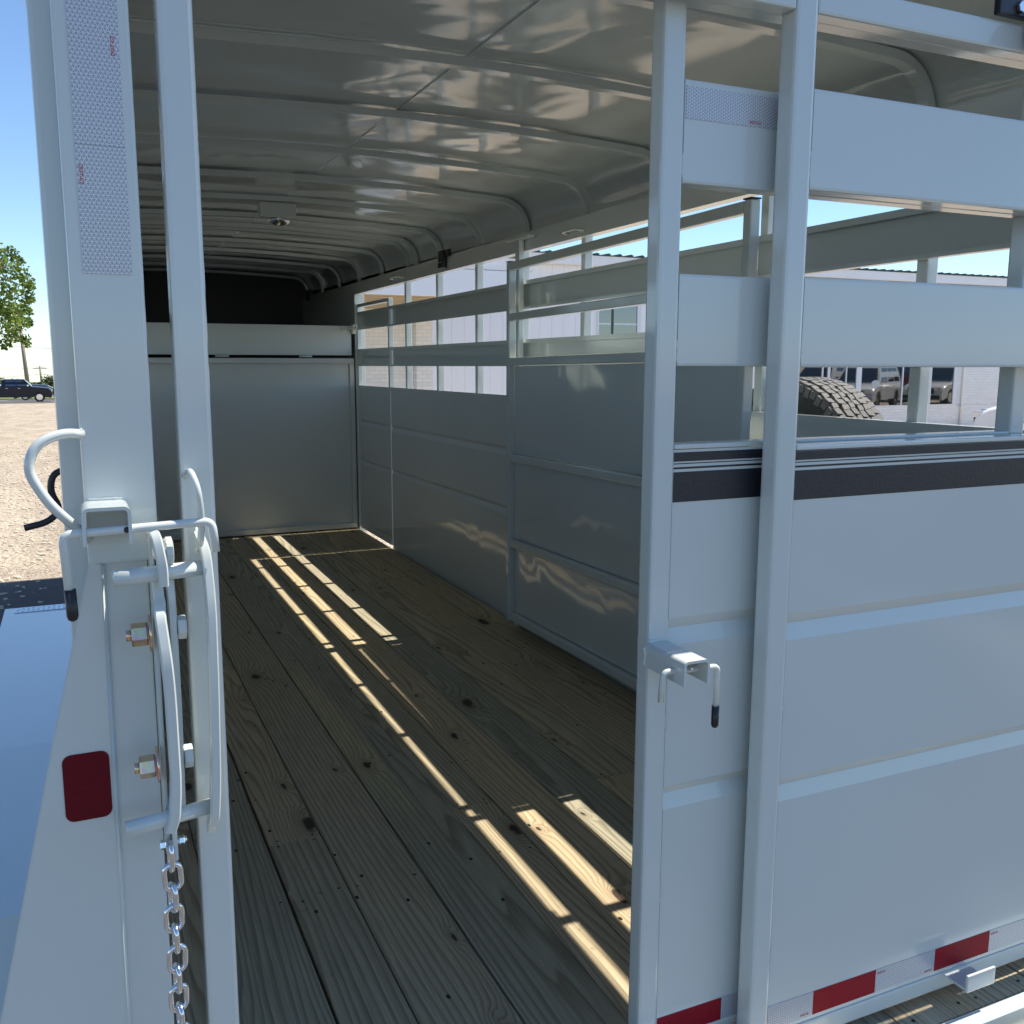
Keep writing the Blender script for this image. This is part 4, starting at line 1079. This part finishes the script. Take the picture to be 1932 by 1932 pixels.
clumps = [(22, 478, .20), (5, 500, .4), (35, 510, .28), (50, 535, .26), (52, 560, .22), (58, 541, .12), (20, 545, .42), (-10, 560, .5), (45, 580, .25), (55, 588, .13), (38, 605, .3), (54, 608, .13), (15, 600, .42), (-15, 620, .4), (30, 635, .22),
          (48, 640, .16), (52, 650, .10), (12, 645, .18), (8, 655, .10), (-20, 520, .5), (-10, 480, .35), (38, 492, .12), (60, 566, .1), (24, 622, .2), (28, 588, .3), (-2, 575, .4)]
for _ in range(85): clumps.append((random.uniform(-330, -65), random.uniform(400, 630), random.uniform(.3, .6)))
for px, py, r in clumps:
    c_ = tp(px, py, random.uniform(-1.6, 1.6) if px > -20 else random.uniform(-3, 3))
    foliage(bm, c_, r, int(40 + 1250 * r * r * (1 if px > -20 else .35)), .10)
o = link_raw('crown', bm, M_LEAF); o.parent = tr; o.location = -TO
# bushes far left

def bush(px, py, Y, r, label, n=500, name='bush', sq=.8):
    c_ = at_px(px, py, Y); root = tag(empty(name, (c_.x, Y, gz(c_.x, Y))), label, 'bush' if name == 'bush' else 'tree', 'bushes along the far verge'); 
    bm = ([], []); O = Vector(root.location)
    for k in range(14):
        foliage(bm, Vector((c_.x + random.uniform(-.7, .7) * r, Y + random.uniform(-.5, .5) * r, c_.z + random.uniform(-.5, .35) * r)), r * .5, n // 8, .30 if r > 2 else .25, (1.1, 1, sq))
    o = link_raw('foliage', bm, M_BUSH); o.parent = root; o.location = -O
    bm = NB(); tube(bm, [O, O + Vector((0, 0, max(.4, c_.z - O.z)))], [.15, .08], 6); o = link('stem', bm, M_BARK); o.parent = root; o.location = -O
bush(108, 723, 135, 1.7, 'round green bush beside the distant utility pole', 900)
bush(124, 727, 140, 1.9, 'dark green bush half hidden by the trailer corner post', 900)
bush(74, 728, 150, 1.0, 'small dark bush just right of the pickup roof', 500)
bush(18, 722, 190, 1.6, 'low dark bush behind the pickup bed', 500)
bush(-20, 722, 190, 2.2, 'low wide bush at the far left edge of the view', 500)
# distant low building behind the pickup
p = at_px(20, 722, 170)
fb = tag(empty('distant_shed', (p.x - 2.5, 170, gz(p.x, 170))), 'pale low roofed shed far behind the pickup bed', 'building')
bx('wall', M_SIDING, fb, -7, 4, -3, 3, 0, .75, bev=0)
bm = NB(); prism(bm, [(-3.4, .755), (0, 1.3), (3.4, .755)], 'x', -7.4, 4.4); link('roof', bm, plain('grey_shed_roof', (.34, .33, .31), .7, nsc=2), fb)
# poles
M_POLE = plain('weathered_pole_wood', (.30, .25, .19), .9, nsc=6, namt=.3)
def pole(b, t, Y, r, label):
    a = at_px(*b, Y); c_ = at_px(*t, Y); g = Vector((a.x, Y, gz(a.x, Y)))
    root = tag(empty('utility_pole', tuple(g)), label, 'utility pole', 'utility poles along the road')
    bm = NB(); tube(bm, [(0, 0, 0), c_ - g], [r, r * .72], 12); link('pole_shaft', bm, M_POLE, root, smooth=True)
    bm = NB(); tp_ = c_ - g; beam(bm, tp_ + Vector((-.9, 0, -.35)), tp_ + Vector((.9, 0, -.35)), .09, .11, 0); link('crossarm', bm, M_POLE, root)
    return c_
w0 = pole((55, 741), (36, 600), 108, .22, 'thick pale utility pole leaning beside the tree, behind the pickup')
w1 = pole((80.5, 738), (75, 690), 150, .17, 'thin utility pole in the middle distance left of the bush')
w2 = pole((104.5, 738), (103, 706), 175, .16, 'shortest utility pole standing in front of the green bush')
M_WIRE = plain('black_wire', (.05, .05, .055), .6)
def wire(p0, p1, r, sag, label):
    a, b = p0, p1; pts = []
    for k in range(13):
        t = k / 12; q = a.lerp(b, t); q.z -= sag * 4 * t * (1 - t); pts.append(q)
    o = tb('power_line', M_WIRE, None, pts, r, 5); tag(o, label, 'wire', 'overhead power lines')
wire(at_px(-60, 645, 55), at_px(190, 658, 75), .013, .15, 'thick overhead cable passing just below the tree branches')
wire(at_px(-60, 695, 148), at_px(76, 693.5, 150), .020, .15, 'upper thin cable reaching the thin middle pole from the left')
wire(at_px(76, 693.5, 150), at_px(200, 695, 150), .020, .1, 'upper thin cable running from the thin middle pole to the right')
wire(at_px(-60, 713, 172), at_px(76, 706, 150), .020, .15, 'middle sagging cable left of the thin middle pole')
wire(at_px(76, 706, 150), at_px(200, 714, 185), .020, .15, 'middle sagging cable right of the thin middle pole')
wire(at_px(-60, 722, 180), at_px(200, 716, 190), .02, .2, 'lowest thin cable close above the pickup roof')
